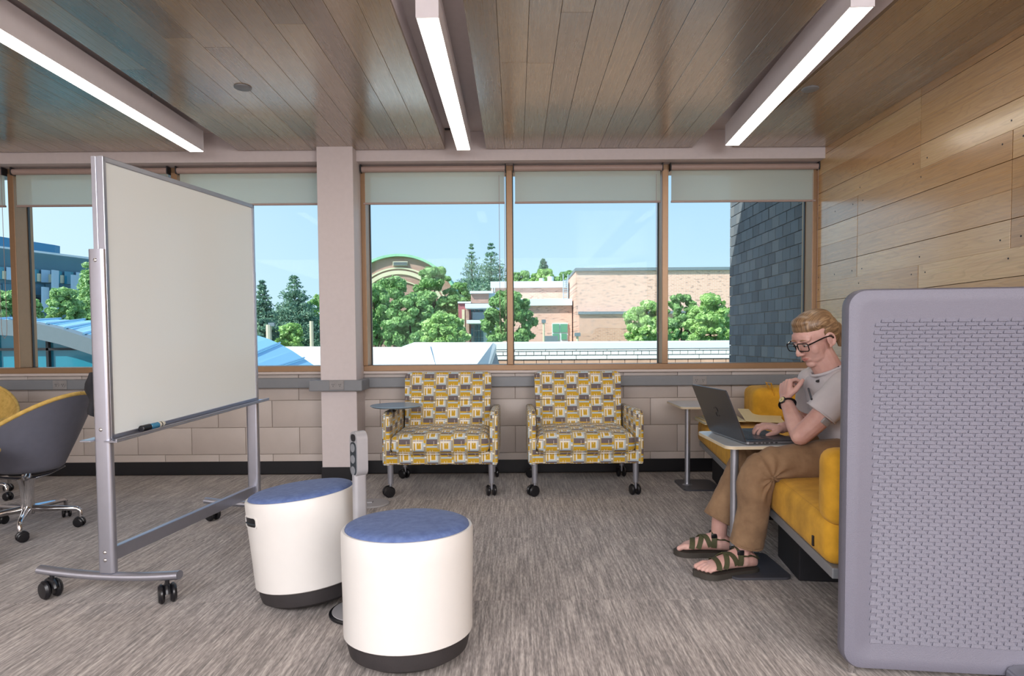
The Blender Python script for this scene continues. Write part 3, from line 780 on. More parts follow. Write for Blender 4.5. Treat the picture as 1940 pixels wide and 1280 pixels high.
def leaves(name, centres, n, size, mat, parent, r_, needle=False):
    V, Fc = [], []; n = int(n * 2.6); size *= 0.58
    tot = sum(c[1] ** 2 for c in centres)
    for (c, rad, sq) in centres:
        k = max(6, int(n * rad * rad / tot))
        for _ in range(k):
            while True:
                d = Vector((r_.uniform(-1, 1), r_.uniform(-1, 1), r_.uniform(-1, 1)))
                if 0.05 < d.length < 1: break
            d = d.normalized() * (d.length ** 0.6) * (1.0 if r_.random() < 0.8 else r_.uniform(1.0, 1.35))
            p = Vector(c) + Vector((d.x * rad, d.y * rad, d.z * rad * sq))
            nrm = (d + Vector((r_.gauss(0, .5), r_.gauss(0, .5), r_.gauss(0, .5)))).normalized()
            a = nrm.cross(Vector((r_.gauss(0, 1), r_.gauss(0, 1), r_.gauss(0, 1)))).normalized(); b = nrm.cross(a)
            s_ = size * r_.uniform(0.6, 1.3); s2 = s_ * (0.35 if needle else 0.7)
            i = len(V); V += [p - a * s_, p + b * s2, p + a * s_, p - b * s2]
            Fc.append((i, i + 1, i + 2, i + 3))
    me = bpy.data.meshes.new(name); me.from_pydata([tuple(v) for v in V], [], Fc)
    return mobj(name, me, mat, parent, kind='stuff')
def tree(name, label, cat, x, ytop, wpx, Yv, mat, seed, n=5000, size=0.16, kind='round', group='trees beyond the windows', base=660):
    r_ = random.Random(seed)
    top = at(x, ytop, Yv); s_ = F / Yv; W = wpx / s_ / 2; H_ = top.z - GZ
    t_ = thing(name, label, cat, (top.x, Yv, GZ), group=group)
    zb = at(x, base, Yv).z - GZ
    bm = B()
    tr = max(0.12, H_ * 0.018)
    tube(bm, [(0, 0, 0), (0.1, 0, H_ * 0.4), (0, 0.05, H_ * 0.93)], [tr, tr * 0.7, tr * 0.15], 8)
    if kind == 'round':
        for k in range(7):
            t = k * 2.4; z0 = H_ * r_.uniform(0.3, 0.6)
            tube(bm, [(0, 0, z0), (W * 0.35 * math.cos(t), W * 0.35 * math.sin(t), z0 + H_ * 0.15), (W * 0.65 * math.cos(t), W * 0.65 * math.sin(t), z0 + H_ * 0.22)], [tr * 0.4, tr * 0.25, tr * 0.1], 5)
    obj('trunk', bm, 'trunk', t_)
    cs = []
    if kind == 'round':
        hc = H_ - zb
        nb = 110
        for k in range(nb):
            u = r_.uniform(0, 1); zc = zb + hc * (0.08 + 0.84 * u)
            prof_ = math.sqrt(max(0.05, 1 - ((u - 0.38) / 0.66) ** 2))
            rr = W * prof_ * math.sqrt(r_.uniform(0.05, 1)) * 0.88; a = r_.uniform(0, 6.283)
            br = W * r_.uniform(0.08, 0.22)
            cs.append(((rr * math.cos(a), rr * math.sin(a), min(zc, H_ - br * 0.8)), br, 0.75))
    else:                                   # conifer: whorls of drooping boughs
        lv = 32
        for k in range(lv):
            u = k / (lv - 1); zc = zb + (H_ - zb) * (1 - 0.02 - 0.98 * u) + r_.uniform(-0.12, 0.12)
            rw = W * (0.05 + 1.15 * u ** 0.85) * r_.uniform(0.72, 1.15)
            m = 5 + int(6 * u)
            for q in range(m):
                a = 2 * math.pi * q / m + k * 1.3 + r_.uniform(-0.2, 0.2)
                for g in (0.3, 0.6, 0.88):
                    cs.append(((rw * g * math.cos(a), rw * g * math.sin(a), zc - rw * 0.22 * g + r_.uniform(-0.16, 0.16) * rw + (0.12 * rw if g > 0.8 else 0)), max(0.14, rw * 0.3), 0.5))
    leaves('foliage', cs, n, size, mat, t_, r_, kind != 'round')
    return t_
tree('spruce_tree', 'tallest spruce, alone between the whiteboard and the white column', 'tree', 557, 519, 110, 54, 'leaf_spruce', 1, 13000, 0.24, 'con')
tree('spruce_tree', 'dark spruce cut off by the right edge of the whiteboard', 'tree', 496, 534, 74, 44, 'leaf_spruce', 2, 6000, 0.24, 'con')
tree('leafy_tree', 'green tree touching the left edge of the white column', 'tree', 606, 552, 60, 70, 'leaf', 3, 5000, 0.24)
tree('shrub', 'low bushy green shrub at the foot of the lone spruce', 'shrub', 548, 612, 60, 42, 'leaf_bright', 4, 3000, 0.18)
tree('shrub', 'dark low shrub under the spruce nearest the whiteboard', 'shrub', 502, 600, 50, 37, 'leaf_spruce', 44, 2500, 0.2)
tree('spruce_tree', 'slim spruce, left of the pair behind the entrance building', 'tree', 893, 460, 96, 74, 'leaf_spruce', 5, 13000, 0.26, 'con')
tree('spruce_tree', 'broader spruce, right of the pair behind the entrance building', 'tree', 930, 460, 136, 62, 'leaf_spruce', 6, 16000, 0.26, 'con')
tree('leafy_tree', 'round green tree directly below the arched hall roof', 'tree', 745, 520, 110, 34, 'leaf', 7, 7000, 0.17)
tree('leafy_tree', 'tall dark leafy tree right of the arched hall, tallest of the cluster', 'tree', 822, 498, 110, 40, 'leaf', 8, 9000, 0.2)
tree('leafy_tree', 'leafy tree at the right edge of the white column', 'tree', 706, 532, 80, 30, 'leaf', 9, 6000, 0.16)
tree('leafy_tree', 'leafy tree low in the middle of the cluster, under the arched hall', 'tree', 775, 558, 110, 28, 'leaf', 10, 6000, 0.15)
tree('leafy_tree', 'small bright feathery tree left of the entrance building', 'tree', 842, 592, 92, 24, 'leaf_bright', 11, 3500, 0.12)
tree('leafy_tree', 'dark leafy tree behind the bright feathery one', 'tree', 872, 528, 66, 48, 'leaf', 12, 5000, 0.22)
tree('leafy_tree', 'leafy tree standing behind the mullion between the column-side and middle windows', 'tree', 964, 545, 106, 26, 'leaf', 13, 7000, 0.13)
tree('spruce_tree', 'small distant spruce above the banded building', 'tree', 1029, 489, 44, 90, 'leaf_spruce', 14, 4000, 0.36, 'con', base=560)
tree('leafy_tree', 'distant tree above the banded building, left of the small spruce', 'tree', 985, 513, 70, 96, 'leaf', 15, 3500, 0.34, base=570)
tree('leafy_tree', 'pale distant tree in front of the small spruce', 'tree', 1030, 509, 70, 76, 'leaf_bright', 16, 3500, 0.34, base=570)
tree('leafy_tree', 'distant tree beside the big pink brick wall', 'tree', 1078, 511, 60, 85, 'leaf', 17, 3500, 0.34, base=570)
tree('leafy_tree', 'bright leafy tree before the pink brick wall, left of the right mullion', 'tree', 1226, 566, 96, 22, 'leaf_bright', 18, 6000, 0.12)
tree('leafy_tree', 'leafy tree before the pink brick wall, just right of the right mullion', 'tree', 1290, 551, 80, 27, 'leaf', 19, 6000, 0.12)
tree('leafy_tree', 'leafy tree before the pink brick wall, beside the shaded masonry wing', 'tree', 1345, 555, 96, 23, 'leaf_bright', 20, 6500, 0.12)
tree('pine_tree', 'pale green pine at the left edge of the photo', 'tree', 8, 545, 76, 20, 'leaf_pine', 21, 4500, 0.13)
tree('pine_tree', 'small pale pine just right of the leftmost thick mullion', 'tree', 62, 562, 40, 24, 'leaf_pine', 22, 2500, 0.12)
tree('pine_tree', 'bright pine in front of the modern building', 'tree', 122, 540, 70, 20, 'leaf_pine', 23, 5000, 0.12)
tree('pine_tree', 'tall pine cut off by the left whiteboard post', 'tree', 166, 502, 62, 22, 'leaf_pine', 24, 6000, 0.13, 'con')

# ================================================================ FURNITURE
def fabric_mosaic():
    t = NT('mosaic_upholstery')
    uv = t.n('UVMap').outputs[0]; s_ = t.n('SeparateXYZ', {0: uv}); u, v = s_.outputs[0], s_.outputs[1]
    CW, CP = 0.086, 0.152
    wob = t.n('TexNoise', {'Vector': uv, 'Scale': 18.0}).outputs[0]
    uu = t.math('DIVIDE', u, CW); ci = t.math('FLOOR', uu); cu = t.math('FRACT', uu)
    par = t.math('MODULO', t.math('ABSOLUTE', ci), 2.0)
    vv = t.math('FRACT', t.math('ADD', t.math('DIVIDE', v, CP), t.math('MULTIPLY', par, 0.5)))
    vv2 = t.math('FRACT', t.math('ADD', t.math('DIVIDE', v, CP), t.math('MULTIPLY', par, 0.5)))
    def c(h): return lin(h)
    GO, BR, CR, BL, BE = 'c39a1f', '655a5c', 'e4ddcf', 'aebfc7', '9f9684'
    bands = [(0.0, c(BR)), (0.20, c(GO)), (0.27, c(BL)), (0.34, c(GO)), (0.52, c(CR)), (0.55, c(BR)), (0.575, c(CR)), (0.64, c(CR)), (0.93, c(BL))]
    base = t.ramp(t.math('SUBTRACT', 1.0, vv), bands, 'CONSTANT')
    def inside(x, a, b): return t.math('MULTIPLY', t.math('GREATER_THAN', x, a), t.math('LESS_THAN', x, b))
    iv = t.math('SUBTRACT', 1.0, vv)
    sq = t.math('MULTIPLY', inside(cu, 0.36, 0.66), inside(iv, 0.66, 0.90))
    base = t.mix(sq, base, c(GO))
    bl = t.math('MULTIPLY', inside(cu, 0.76, 0.84), inside(iv, 0.60, 0.98)); base = t.mix(bl, base, c(BL))
    bl = t.math('MULTIPLY', inside(cu, 0.14, 0.24), inside(iv, 0.66, 0.98)); base = t.mix(bl, base, c(GO))
    ln = t.math('MULTIPLY', inside(cu, 0.49, 0.515), inside(iv, 0.44, 0.74)); base = t.mix(ln, base, c(CR))
    ln = t.math('MULTIPLY', inside(cu, 0.60, 0.62), inside(iv, 0.08, 0.30)); base = t.mix(ln, base, c(CR))
    ln = t.math('MULTIPLY', inside(cu, 0.56, 0.84), inside(iv, 0.235, 0.265)); base = t.mix(ln, base, c(BR))
    ln = t.math('MULTIPLY', inside(cu, 0.30, 0.34), inside(iv, 0.46, 0.60)); base = t.mix(ln, base, c(CR))
    # stripe between the columns
    st = t.math('GREATER_THAN', cu, 0.86)
    fine = t.math('FRACT', t.math('MULTIPLY', v, 1 / 0.038))
    stc = t.ramp(t.math('FRACT', t.math('ADD', t.math('DIVIDE', v, CP), t.math('MULTIPLY', ci, 0.37))), [(0, c(BE)), (0.45, c(CR)), (0.52, c(BL)), (0.6, c(GO)), (0.72, c(BE)), (0.93, c(CR))], 'CONSTANT')
    base = t.mix(st, base, stc)
    st = inside(cu, 0.0, 0.07); base = t.mix(st, base, c('b7a36a'))
    wv = t.n('TexNoise', {'Vector': uv, 'Scale': 900.0}).outputs[0]
    base = t.mix(0.25, base, t.ramp(wv, [(0.3, (0.4, 0.4, 0.4, 1)), (0.7, (0.75, 0.75, 0.75, 1))]), 'OVERLAY')
    t.set(base=base, rough=0.75, sheen=0.1); t.bump(wv, 0.2, 0.001); return t.m
M['mosaic'] = fabric_mosaic()
def felt(name, a, b, scale=25, bs=600):
    t = NT(name); tc = t.n('TexCoord').outputs['Object']
    n1 = t.n('TexNoise', {'Vector': tc, 'Scale': scale, 'Detail': 4.0, 'Roughness': 0.6}).outputs[0]
    n2 = t.n('TexNoise', {'Vector': tc, 'Scale': bs, 'Detail': 1.0}).outputs[0]
    t.set(base=t.ramp(n1, [(0.3, lin(a)), (0.7, lin(b))]), rough=0.88, sheen=0.05); t.bump(n2, 0.25, 0.002); return t.m
M['yellow_velvet'] = felt('yellow_velvet', 'b5851a', 'dba42c', 9)
M['blue_felt'] = felt('blue_felt', '485a88', '5d719f', 40)
M['gold_felt'] = felt('gold_felt', 'b5954a', 'd6b366', 30)
M['grey_weave'] = plain('woven_grey_shell', '656774', 0.4, var=0.04, bump=0.15, bscale=900)
M['stool_shell'] = plain('matte_white_shell', 'd3d0cc', 0.42, var=0.01)
M['board_white'] = plain('whiteboard_surface', 'eff6f6', 0.14, var=0.01, scale=1, spec=0.22)
M['alu'] = plain('satin_aluminium', 'b4b6c2', 0.32, 0.85, var=0.02)
M['post_grey'] = plain('post_grey', 'a5a4a8', 0.42, 0.2, var=0.02)
M['tablet'] = plain('tablet_top', '7f96a8', 0.25, var=0.02)
M['table_top'] = plain('pale_laminate_top', 'c9cdd0', 0.22, var=0.02)
M['table_edge'] = plain('birch_edge', 'cdbfa4', 0.45, var=0.05)
M['base_plate'] = plain('dark_base_plate', '55565d', 0.4, 0.3, var=0.04)
M['manila'] = plain('manila_paper', 'd9cba0', 0.7, var=0.02)
M['paper'] = plain('white_paper', 'd8d5c6', 0.7, var=0.02)
M['laptop_grey'] = plain('laptop_grey', '4a4a4e', 0.38, 0.4, var=0.03)
M['laptop_side'] = plain('laptop_silver_edge', '8d8e93', 0.3, 0.6)
M['keys'] = plain('laptop_keys', '22252b', 0.4)
M['screen'] = plain('laptop_screen_glass', '14161a', 0.05)
M['partition'] = plain('grey_moulded_shell', '6e6d7a', 0.48, var=0.02, scale=3, bump=0.35, bscale=420)

def cushion(bm, x0, x1, y0, y1, z0, z1, r, crown=0.015, nx=10, ny=10, mat=None):
    """rounded box with a crowned top"""
    tmp = bmesh.new(); box(tmp, x0, x1, y0, y1, z0, z1, r, 4)
    bmesh.ops.subdivide_edges(tmp, edges=[e_ for e_ in tmp.edges if e_.calc_length() > 0.06], cuts=5, use_grid_fill=True)
    for v in tmp.verts:
        u = (v.co.x - x0) / (x1 - x0) * 2 - 1; q = (v.co.y - y0) / (y1 - y0) * 2 - 1; h = (v.co.z - z0) / (z1 - z0)
        v.co.z += crown * h * max(0, 1 - u * u) * max(0, 1 - q * q)
    if mat is not None: bmesh.ops.transform(tmp, matrix=mat, verts=tmp.verts)
    me = bpy.data.meshes.new('tmp'); tmp.to_mesh(me); tmp.free(); bm.from_mesh(me); bpy.data.meshes.remove(me)

def caster(name, par, x, y, z_top, r, mat_w='black', rot=0.0, hood=True):
    """twin wheel caster: stem, hood and two wheels in one part"""
    t_ = Matrix.Translation((x, y, 0)) @ Matrix.Rotation(rot, 4, 'Z')
    bm = B(); ws = []
    for s_ in (-1, 1):
        vs_ = cyl(bm, (s_ * r * 0.25, r * 0.35, r), (s_ * r * 0.85, r * 0.35, r), r, 20, r * 0.22); ws += vs_
    bmesh.ops.transform(bm, matrix=t_, verts=bm.verts)
    o = obj(name, bm, mat_w, par, smooth=40)
    bm = B()
    if hood:
        tube(bm, [(0, r * 0.35 - r * 0.95 * math.cos(a), r + r * 0.95 * math.sin(a)) for a in [R(k) for k in range(10, 171, 20)]], r * 0.28, 8)
    cyl(bm, (0, 0, r * 1.2), (0, 0, z_top), r * 0.22, 10)
    bmesh.ops.transform(bm, matrix=t_, verts=bm.verts)
    obj('caster_stem', bm, 'silver' if not hood else 'black', o, smooth=40)
    return o

# ---- patterned lounge chairs
def lounge_chair(name, label, loc, rz, tablet=False):
    t_ = thing(name, label, 'armchair', loc, rz, 'patterned lounge chairs under the windows')
    W2 = 0.366; yf, yb = -0.35, 0.20
    # base box
    bm = B(); box(bm, -W2 + 0.004, W2 - 0.004, yf + 0.004, yb + 0.12, 0.212, 0.292, 0.012, 3); o = obj('seat_base', bm, 'mosaic', t_, smooth=35); uvbox(o)
    bm = B(); cushion(bm, -W2 + 0.052, W2 - 0.052, yf - 0.032, yb + 0.03, 0.283, 0.402, 0.045, 0.022); o = obj('seat_cushion', bm, 'mosaic', t_, smooth=60); uvbox(o)
    # welt line of the cushion
    bm = B(); rr = rrect(-W2 + 0.050, W2 - 0.050, yf - 0.034, yb, 0.045, 4)
    tube(bm, [(x, y, 0.288) for x, y in rr] + [(rr[0][0], rr[0][1], 0.288)], 0.0035, 6, cap=False); o = obj('piping', bm, 'mosaic', t_, smooth=50); uvbox(o)
    # arms: slim panels, top slopes down to the back, front edge rounded
    for s_ in (-1, 1):
        prof = [(yf, 0.212), (yb + 0.17, 0.212), (yb + 0.17, 0.50), (yb + 0.12, 0.525), (yf + 0.10, 0.548), (yf + 0.035, 0.545), (yf + 0.008, 0.525), (yf, 0.49)]
        bm = B(); xi, xo = (W2 - 0.052, W2) if s_ > 0 else (-W2, -W2 + 0.052)
        prism(bm, prof, xi, xo, 'X'); bmesh.ops.recalc_face_normals(bm, faces=bm.faces)
        bmesh.ops.bevel(bm, geom=[e_ for e_ in bm.edges if abs(e_.verts[0].co.x - e_.verts[1].co.x) < 1e-5], offset=0.014, segments=3, affect='EDGES', profile=0.5)
        o = obj('arm', bm, 'mosaic', t_, smooth=45); uvbox(o)
    # reclined back with a break line across and rounded top corners
    def back(z0, z1, ya, yb_, th, hw0, hw1, rt):
        bm = B(); n = 14; m = 12; front, rear = [], []
        for j in range(m + 1):
            h = j / m; z = z0 + (z1 - z0) * h; y = ya + (yb_ - ya) * h; hw = hw0 + (hw1 - hw0) * h
            if rt and z1 - z < rt: hw -= rt * (1 - math.sqrt(max(0, 1 - ((rt - (z1 - z)) / rt) ** 2)))
            fr, re = [], []
            for i in range(n + 1):
                u = i / n * 2 - 1; x = u * hw
                bulge = 0.022 * (1 - u ** 6) * math.sin(math.pi * min(1, max(0.0, h * 0.9 + 0.05))) ** 0.4
                fr.append(bm.verts.new((x, y - bulge, z))); re.append(bm.verts.new((x, y + th * (0.7 if j == m else 1), z)))
            front.append(fr); rear.append(re)
        for j in range(m):
            for i in range(n):
                bm.faces.new((front[j][i], front[j][i + 1], front[j + 1][i + 1], front[j + 1][i]))
                bm.faces.new((rear[j][i], rear[j + 1][i], rear[j + 1][i + 1], rear[j][i + 1]))
            for i in (0, n): bm.faces.new((front[j][i], front[j + 1][i], rear[j + 1][i], rear[j][i]))
        for i in range(n):
            bm.faces.new((front[m][i], front[m][i + 1], rear[m][i + 1], rear[m][i])); bm.faces.new((front[0][i], front[0][i + 1], rear[0][i + 1], rear[0][i]))
        return bm
    bm = back(0.39, 0.575, 0.085, 0.135, 0.13, 0.295, 0.300, 0); o = obj('lumbar_cushion', bm, 'mosaic', t_, smooth=50); uvbox(o)
    bm = back(0.578, 0.770, 0.136, 0.195, 0.11, 0.302, 0.308, 0.03); o = obj('backrest', bm, 'mosaic', t_, smooth=50); uvbox(o)
    for sx, sy, rot in ((-1, -1, 0.5), (1, -1, 0.25), (-1, 1, 0.9), (1, 1, 0.1)):
        x = sx * 0.323; y = -0.305 if sy < 0 else 0.235
        bm = B(); tube(bm, [(x, y, 0.213), (x, y, 0.085)], [0.0205, 0.0175], 18); o = obj('leg', bm, 'silver', t_, smooth=40)
        caster('caster', t_, x, y, 0.088, 0.036, rot=rot + (1.57 if sx < 0 and sy < 0 else 0), hood=False)
    if tablet:
        tx, ty = -0.285, -0.27
        bm = B(); lathe(bm, [(0.02, 0.566), (0.09, 0.567), (0.152, 0.574), (0.166, 0.582), (0.166, 0.585), (0.163, 0.587), (0.001, 0.587)], 40, (tx, ty, 0))
        tb = obj('tablet', bm, 'tablet', t_, smooth=30); tb['label'] = 'round blue-grey swivel tablet'
        bm = B(); cyl(bm, (tx - 0.03, ty, 0.54), (tx - 0.03, ty, 0.568), 0.02, 14); cyl(bm, (tx - 0.03, ty, 0.545), (tx - 0.03, ty, 0.553), 0.03, 14); obj('tablet_pivot', bm, 'black', tb, smooth=40)
    return t_
lounge_chair('lounge_chair', 'yellow and grey patterned armchair with a round tablet, beside the white column', ((831 - 977) / 302, F / 302 + 0.35, 0), 0, True)
lounge_chair('lounge_chair', 'yellow and grey patterned armchair without a tablet, under the middle window', ((1109.5 - 977) / 302, F / 302 + 0.35, 0), 0)

# ---- wobble stools
def stool(name, label, loc, rz, tilt, H_, handle_rot):
    t_ = thing(name, label, 'stool', loc, rz, 'white drum stools with blue seats')
    Mt = Matrix.Rotation(R(tilt[0]), 4, 'X') @ Matrix.Rotation(R(tilt[1]), 4, 'Y')
    rb, rt = 0.202, 0.2065
    zb = 0.085
    def fin(bm, n, m, sm=40, par=t_):
        bmesh.ops.transform(bm, matrix=Mt, verts=bm.verts); return obj(n, bm, m, par, smooth=sm)
    bm = B(); lathe(bm, [(0.001, 0.012), (0.10, 0.012), (0.16, 0.018), (0.185, 0.034), (0.191, 0.06), (0.193, zb + 0.02)], 48); base = fin(bm, 'rocker_base', 'rubber')
    bm = B(); n = 64
    prof = [(rb - 0.006, zb), (rb, zb + 0.004), (rb + 0.001, zb + 0.1), (rt, H_ - 0.08), (rt, H_ - 0.016), (rt - 0.004, H_ - 0.008), (rt - 0.011, H_ - 0.008), (rt - 0.013, H_ - 0.02)]
    vs_ = lathe(bm, prof, n, close=False)
    # cut the grip opening
    hz = H_ - 0.075
    cut = handle_rot
    o = fin(bm, 'shell', 'stool_shell', 35)
    if handle_rot is not None:
        a = R(handle_rot); bm = B()
        pts0 = rrect(-0.050, 0.050, hz - 0.021, hz + 0.021, 0.012); pts = []
        for q0, q1 in zip(pts0, pts0[1:] + pts0[:1]):
            m_ = max(1, int(math.hypot(q1[0] - q0[0], q1[1] - q0[1]) / 0.008))
            pts += [(q0[0] + (q1[0] - q0[0]) * i / m_, q0[1] + (q1[1] - q0[1]) * i / m_) for i in range(m_)]
        def onshell(u, z, r): return (r * math.cos(a + u / rt), r * math.sin(a + u / rt), z)
        ring = [bm.verts.new(onshell(u, z, rt + 0.0035)) for u, z in pts]; ring2 = [bm.verts.new(onshell(u * 0.9, hz + (z - hz) * 0.8, rt + 0.0035)) for u, z in pts]
        ring3 = [bm.verts.new(onshell(u * 0.9, hz + (z - hz) * 0.8, rt + 0.0012)) for u, z in pts]; out0 = [bm.verts.new(onshell(u, z, rt - 0.01)) for u, z in pts]
        k = len(pts)
        for i in range(k):
            j = (i + 1) % k
            bm.faces.new((ring[i], ring[j], ring2[j], ring2[i])); bm.faces.new((ring2[i], ring2[j], ring3[j], ring3[i])); bm.faces.new((out0[i], out0[j], ring[j], ring[i]))
        fin(bm, 'grip_rim', 'stool_shell', 30)
        bm = B(); gr = []
        for i in range(17):
            u = -0.045 + 0.09 * i / 16; hh_ = 0.0168 - 0.004 * max(0, (abs(u) - 0.038) / 0.007)
            gr.append([bm.verts.new(onshell(u, hz + s_ * hh_, rt + 0.0014)) for s_ in (-1, 1)] + [bm.verts.new(onshell(u, hz + s_ * hh_, rt - 0.012)) for s_ in (1, -1)])
        for q0, q1 in zip(gr, gr[1:]):
            for i in range(4): bm.faces.new((q0[i], q0[(i + 1) % 4], q1[(i + 1) % 4], q1[i]))
        bm.faces.new(gr[0]); bm.faces.new(gr[-1][::-1])
        g = fin(bm, 'grip', 'black', 30)
        bm = B(); v = [onshell(u, hz - 0.006 - 0.0 * abs(u), rt + 0.002) for u in (-0.042, -0.02, 0, 0.02, 0.042)]
        tube(bm, v, 0.0035, 6); fin(bm, 'grip_lip', 'gasket', 40, g)
    bm = B(); lathe(bm, [(0.001, H_ - 0.03), (rt - 0.014, H_ - 0.03), (rt - 0.0115, H_ - 0.008), (rt - 0.014, H_ - 0.001), (rt - 0.03, H_ + 0.006), (0.14, H_ + 0.010), (0.07, H_ + 0.012), (0.001, H_ + 0.013)], 48)
    fin(bm, 'seat_pad', 'blue_felt', 50)
    return t_
stool('drum_stool', 'front white drum stool with a blue felt seat, standing upright and nearest the camera', (ats(775, 1210, 606).x, F / 606, 0), R(20), (-2.0, 0.5), 0.420, None)
stool('drum_stool', 'white drum stool leaning left with a grip slot and blue seat, behind the front one', (ats(594, 1120, 492).x, F / 492, 0), 0, (-1.5, -6.0), 0.425, 224)

# ---- power post
pp = thing('power_post', 'slim grey power outlet post with round base, between the two drum stools', 'power outlet', (floor_at(685, 1160).x, floor_at(690, 1160).y, 0))
bm = B(); lathe(bm, [(0.001, 0.001), (0.112, 0.001), (0.116, 0.004), (0.116, 0.010), (0.110, 0.0135), (0.001, 0.0135)], 40); bp = obj('base', bm, 'black', pp, smooth=30)
bm = B(); lathe(bm, [(0.001, 0.012), (0.106, 0.012), (0.104, 0.0155), (0.001, 0.0165)], 40); obj('base_cover', bm, 'post_grey', bp, smooth=30)
bm = B(); prism(bm, rrect(-0.017, 0.017, -0.024, 0.024, 0.012, 4), 0.015, 0.53, 'Z'); obj('pole', bm, 'post_grey', pp, smooth=40)
hw, z0, z1 = 0.030, 0.508, 0.672
bm = B(); prism(bm, rrect(-hw, hw, z0, z1, 0.028, 6), -0.021, 0.021, 'Y'); hd = obj('outlet_head', bm, 'post_grey', pp, smooth=40)
bm = B(); prism(bm, rrect(-0.0225, 0.0225, z0 + 0.004, z1 - 0.038, 0.021, 6), -0.0235, -0.0205, 'Y'); fp = obj('outlet_face', bm, 'gasket', hd, smooth=40)
bm = B(); prism(bm, rrect(-0.018, 0.018, z1 - 0.036, z1 - 0.010, 0.012, 6), -0.0225, -0.0205, 'Y'); obj('carry_slot', bm, 'slot', hd, smooth=40)
for k in range(3):
    zc = z0 + 0.022 + k * 0.041
    bm = B(); cyl(bm, (0, -0.0235, zc), (0, -0.0255, zc), 0.0155, 18); so = obj('socket', bm, 'raceway', hd, smooth=40)
    so['label'] = 'power socket'
pp.rotation_euler = (0, 0, R(-50))
hd.location = (0, 0, 0)
# small round floor cover
q = floor_at(705, 954)
fc = thing('floor_outlet_cover', 'thin round grey floor plate, on the carpet just behind the power post', 'floor plate', (q.x, q.y, 0))
bm = B(); lathe(bm, [(0.001, 0.0), (0.105, 0.0), (0.107, 0.004), (0.101, 0.008), (0.001, 0.0095)], 40); obj('plate', bm, 'post_grey', fc, smooth=30)
bm = B(); box(bm, -0.03, 0.005, -0.02, 0.015, 0.009, 0.016, 0.003); obj('latch', bm, 'post_grey', fc)

# ---- mobile whiteboard
NP = Vector((ats(206, 1085, 497).x, F / 497, 0)); FP = Vector((-1.452, F / 345, 0))
dv = (FP - NP); LB = dv.length; ang = math.atan2(-dv.x, dv.y)
wb = thing('mobile_whiteboard', 'large mobile whiteboard with glossy blank face in an aluminium frame on casters', 'whiteboard', (NP.x, NP.y, 0), ang)
# local: +Y runs along the board away from the camera, +X faces the room
def post(y, ztop, r0):
    bm = B(); prism(bm, [(a, b + y) for a, b in rrect(-0.0335, 0.0335, -0.016, 0.016, 0.014, 5)], 0.115, ztop, 'Z'); p = obj('post', bm, 'alu', wb, smooth=40)
    return p
zt0, zt1 = 1.352, 1.378
p0 = post(0, zt0, 0); p1 = post(LB, zt1, 0)
for z in (1.31, 0.668, 0.195, 0.165):
    for yy, pr in ((-0.0165, p0), ):
        bm = B(); tube(bm, [(0.0, yy, z), (0.0, yy - 0.002, z), (0.0, yy - 0.0035, z)], [0.0075, 0.0065, 0.002], 12); obj('bolt', bm, 'chrome', pr, smooth=50)
for y, par in ((0.0, p0), (LB, p1)):
    pts = []
    for k in range(-6, 7):
        u = k / 6; pts.append((u * 0.295, y, 0.098 + 0.016 * u * u))
    bm = B(); tube(bm, pts, 0.021, 12, flat=0.8); ft = obj('foot', bm, 'alu', wb, smooth=50)
    for s_, ro in ((-1, 1.2), (1, 0.7)):
        caster('caster', wb, s_ * 0.243, y, 0.095, 0.037, rot=ro)
bm = B(); box(bm, -0.012, 0.012, 0.016, LB - 0.016, 0.152, 0.205, 0.003); obj('cross_rail', bm, 'alu', wb)
# board panel, slightly higher at the far end as hung
zb0, zb1, zt0_, zt1_ = 0.632, 0.680, 1.700, 1.742
def zl(y, a, b): return a + (b - a) * y / LB
def slab(name, x0, x1, y0, y1, lo, hi, mat, par=wb):
    bm = B(); v = []
    for x in (x0, x1):
        for y in (y0, y1):
            for f_ in (lo, hi): v.append(bm.verts.new((x, y, f_(y))))
    for q_ in ((0, 1, 3, 2), (4, 6, 7, 5), (0, 4, 5, 1), (2, 3, 7, 6), (0, 2, 6, 4), (1, 5, 7, 3)): bm.faces.new([v[i] for i in q_])
    bmesh.ops.recalc_face_normals(bm, faces=bm.faces); bmesh.ops.bevel(bm, geom=bm.edges[:], offset=0.0015, segments=1, affect='EDGES')
    return obj(name, bm, mat, par)
lo = lambda y: zl(y, zb0, zb1); hi = lambda y: zl(y, zt0_, zt1_)
xo = 0.028
slab('board_surface', xo - 0.014, xo, 0.012, LB - 0.012, lambda y: lo(y) + 0.012, lambda y: hi(y) - 0.018, 'board_white')
slab('board_frame', xo - 0.022, xo + 0.006, -0.002, LB + 0.002, lambda y: hi(y) - 0.020, hi, 'alu')
slab('board_frame', xo - 0.022, xo + 0.006, -0.002, LB + 0.002, lo, lambda y: lo(y) + 0.014, 'alu')
slab('board_frame', xo - 0.022, xo + 0.006, -0.004, 0.013, lo, hi, 'alu')
slab('board_frame', xo - 0.022, xo + 0.006, LB - 0.013, LB + 0.004, lo, hi, 'alu')
slab('inner_upright', -0.014, xo - 0.022, -0.006, 0.008, lambda y: 1.30, lambda y: hi(y), 'alu')
slab('inner_upright', -0.014, xo - 0.022, LB - 0.008, LB + 0.006, lambda y: 1.33, lambda y: hi(y), 'alu')
slab('pen_tray', xo - 0.004, xo + 0.052, -0.035, LB + 0.035, lambda y: lo(y) - 0.008, lambda y: lo(y) - 0.002, 'alu')
slab('tray_lip', xo + 0.046, xo + 0.052, -0.035, LB + 0.035, lambda y: lo(y) - 0.002, lambda y: lo(y) + 0.006, 'alu')
slab('pen_tray', -0.075, -0.03, -0.035, LB + 0.035, lambda y: lo(y) - 0.008, lambda y: lo(y) - 0.002, 'alu')
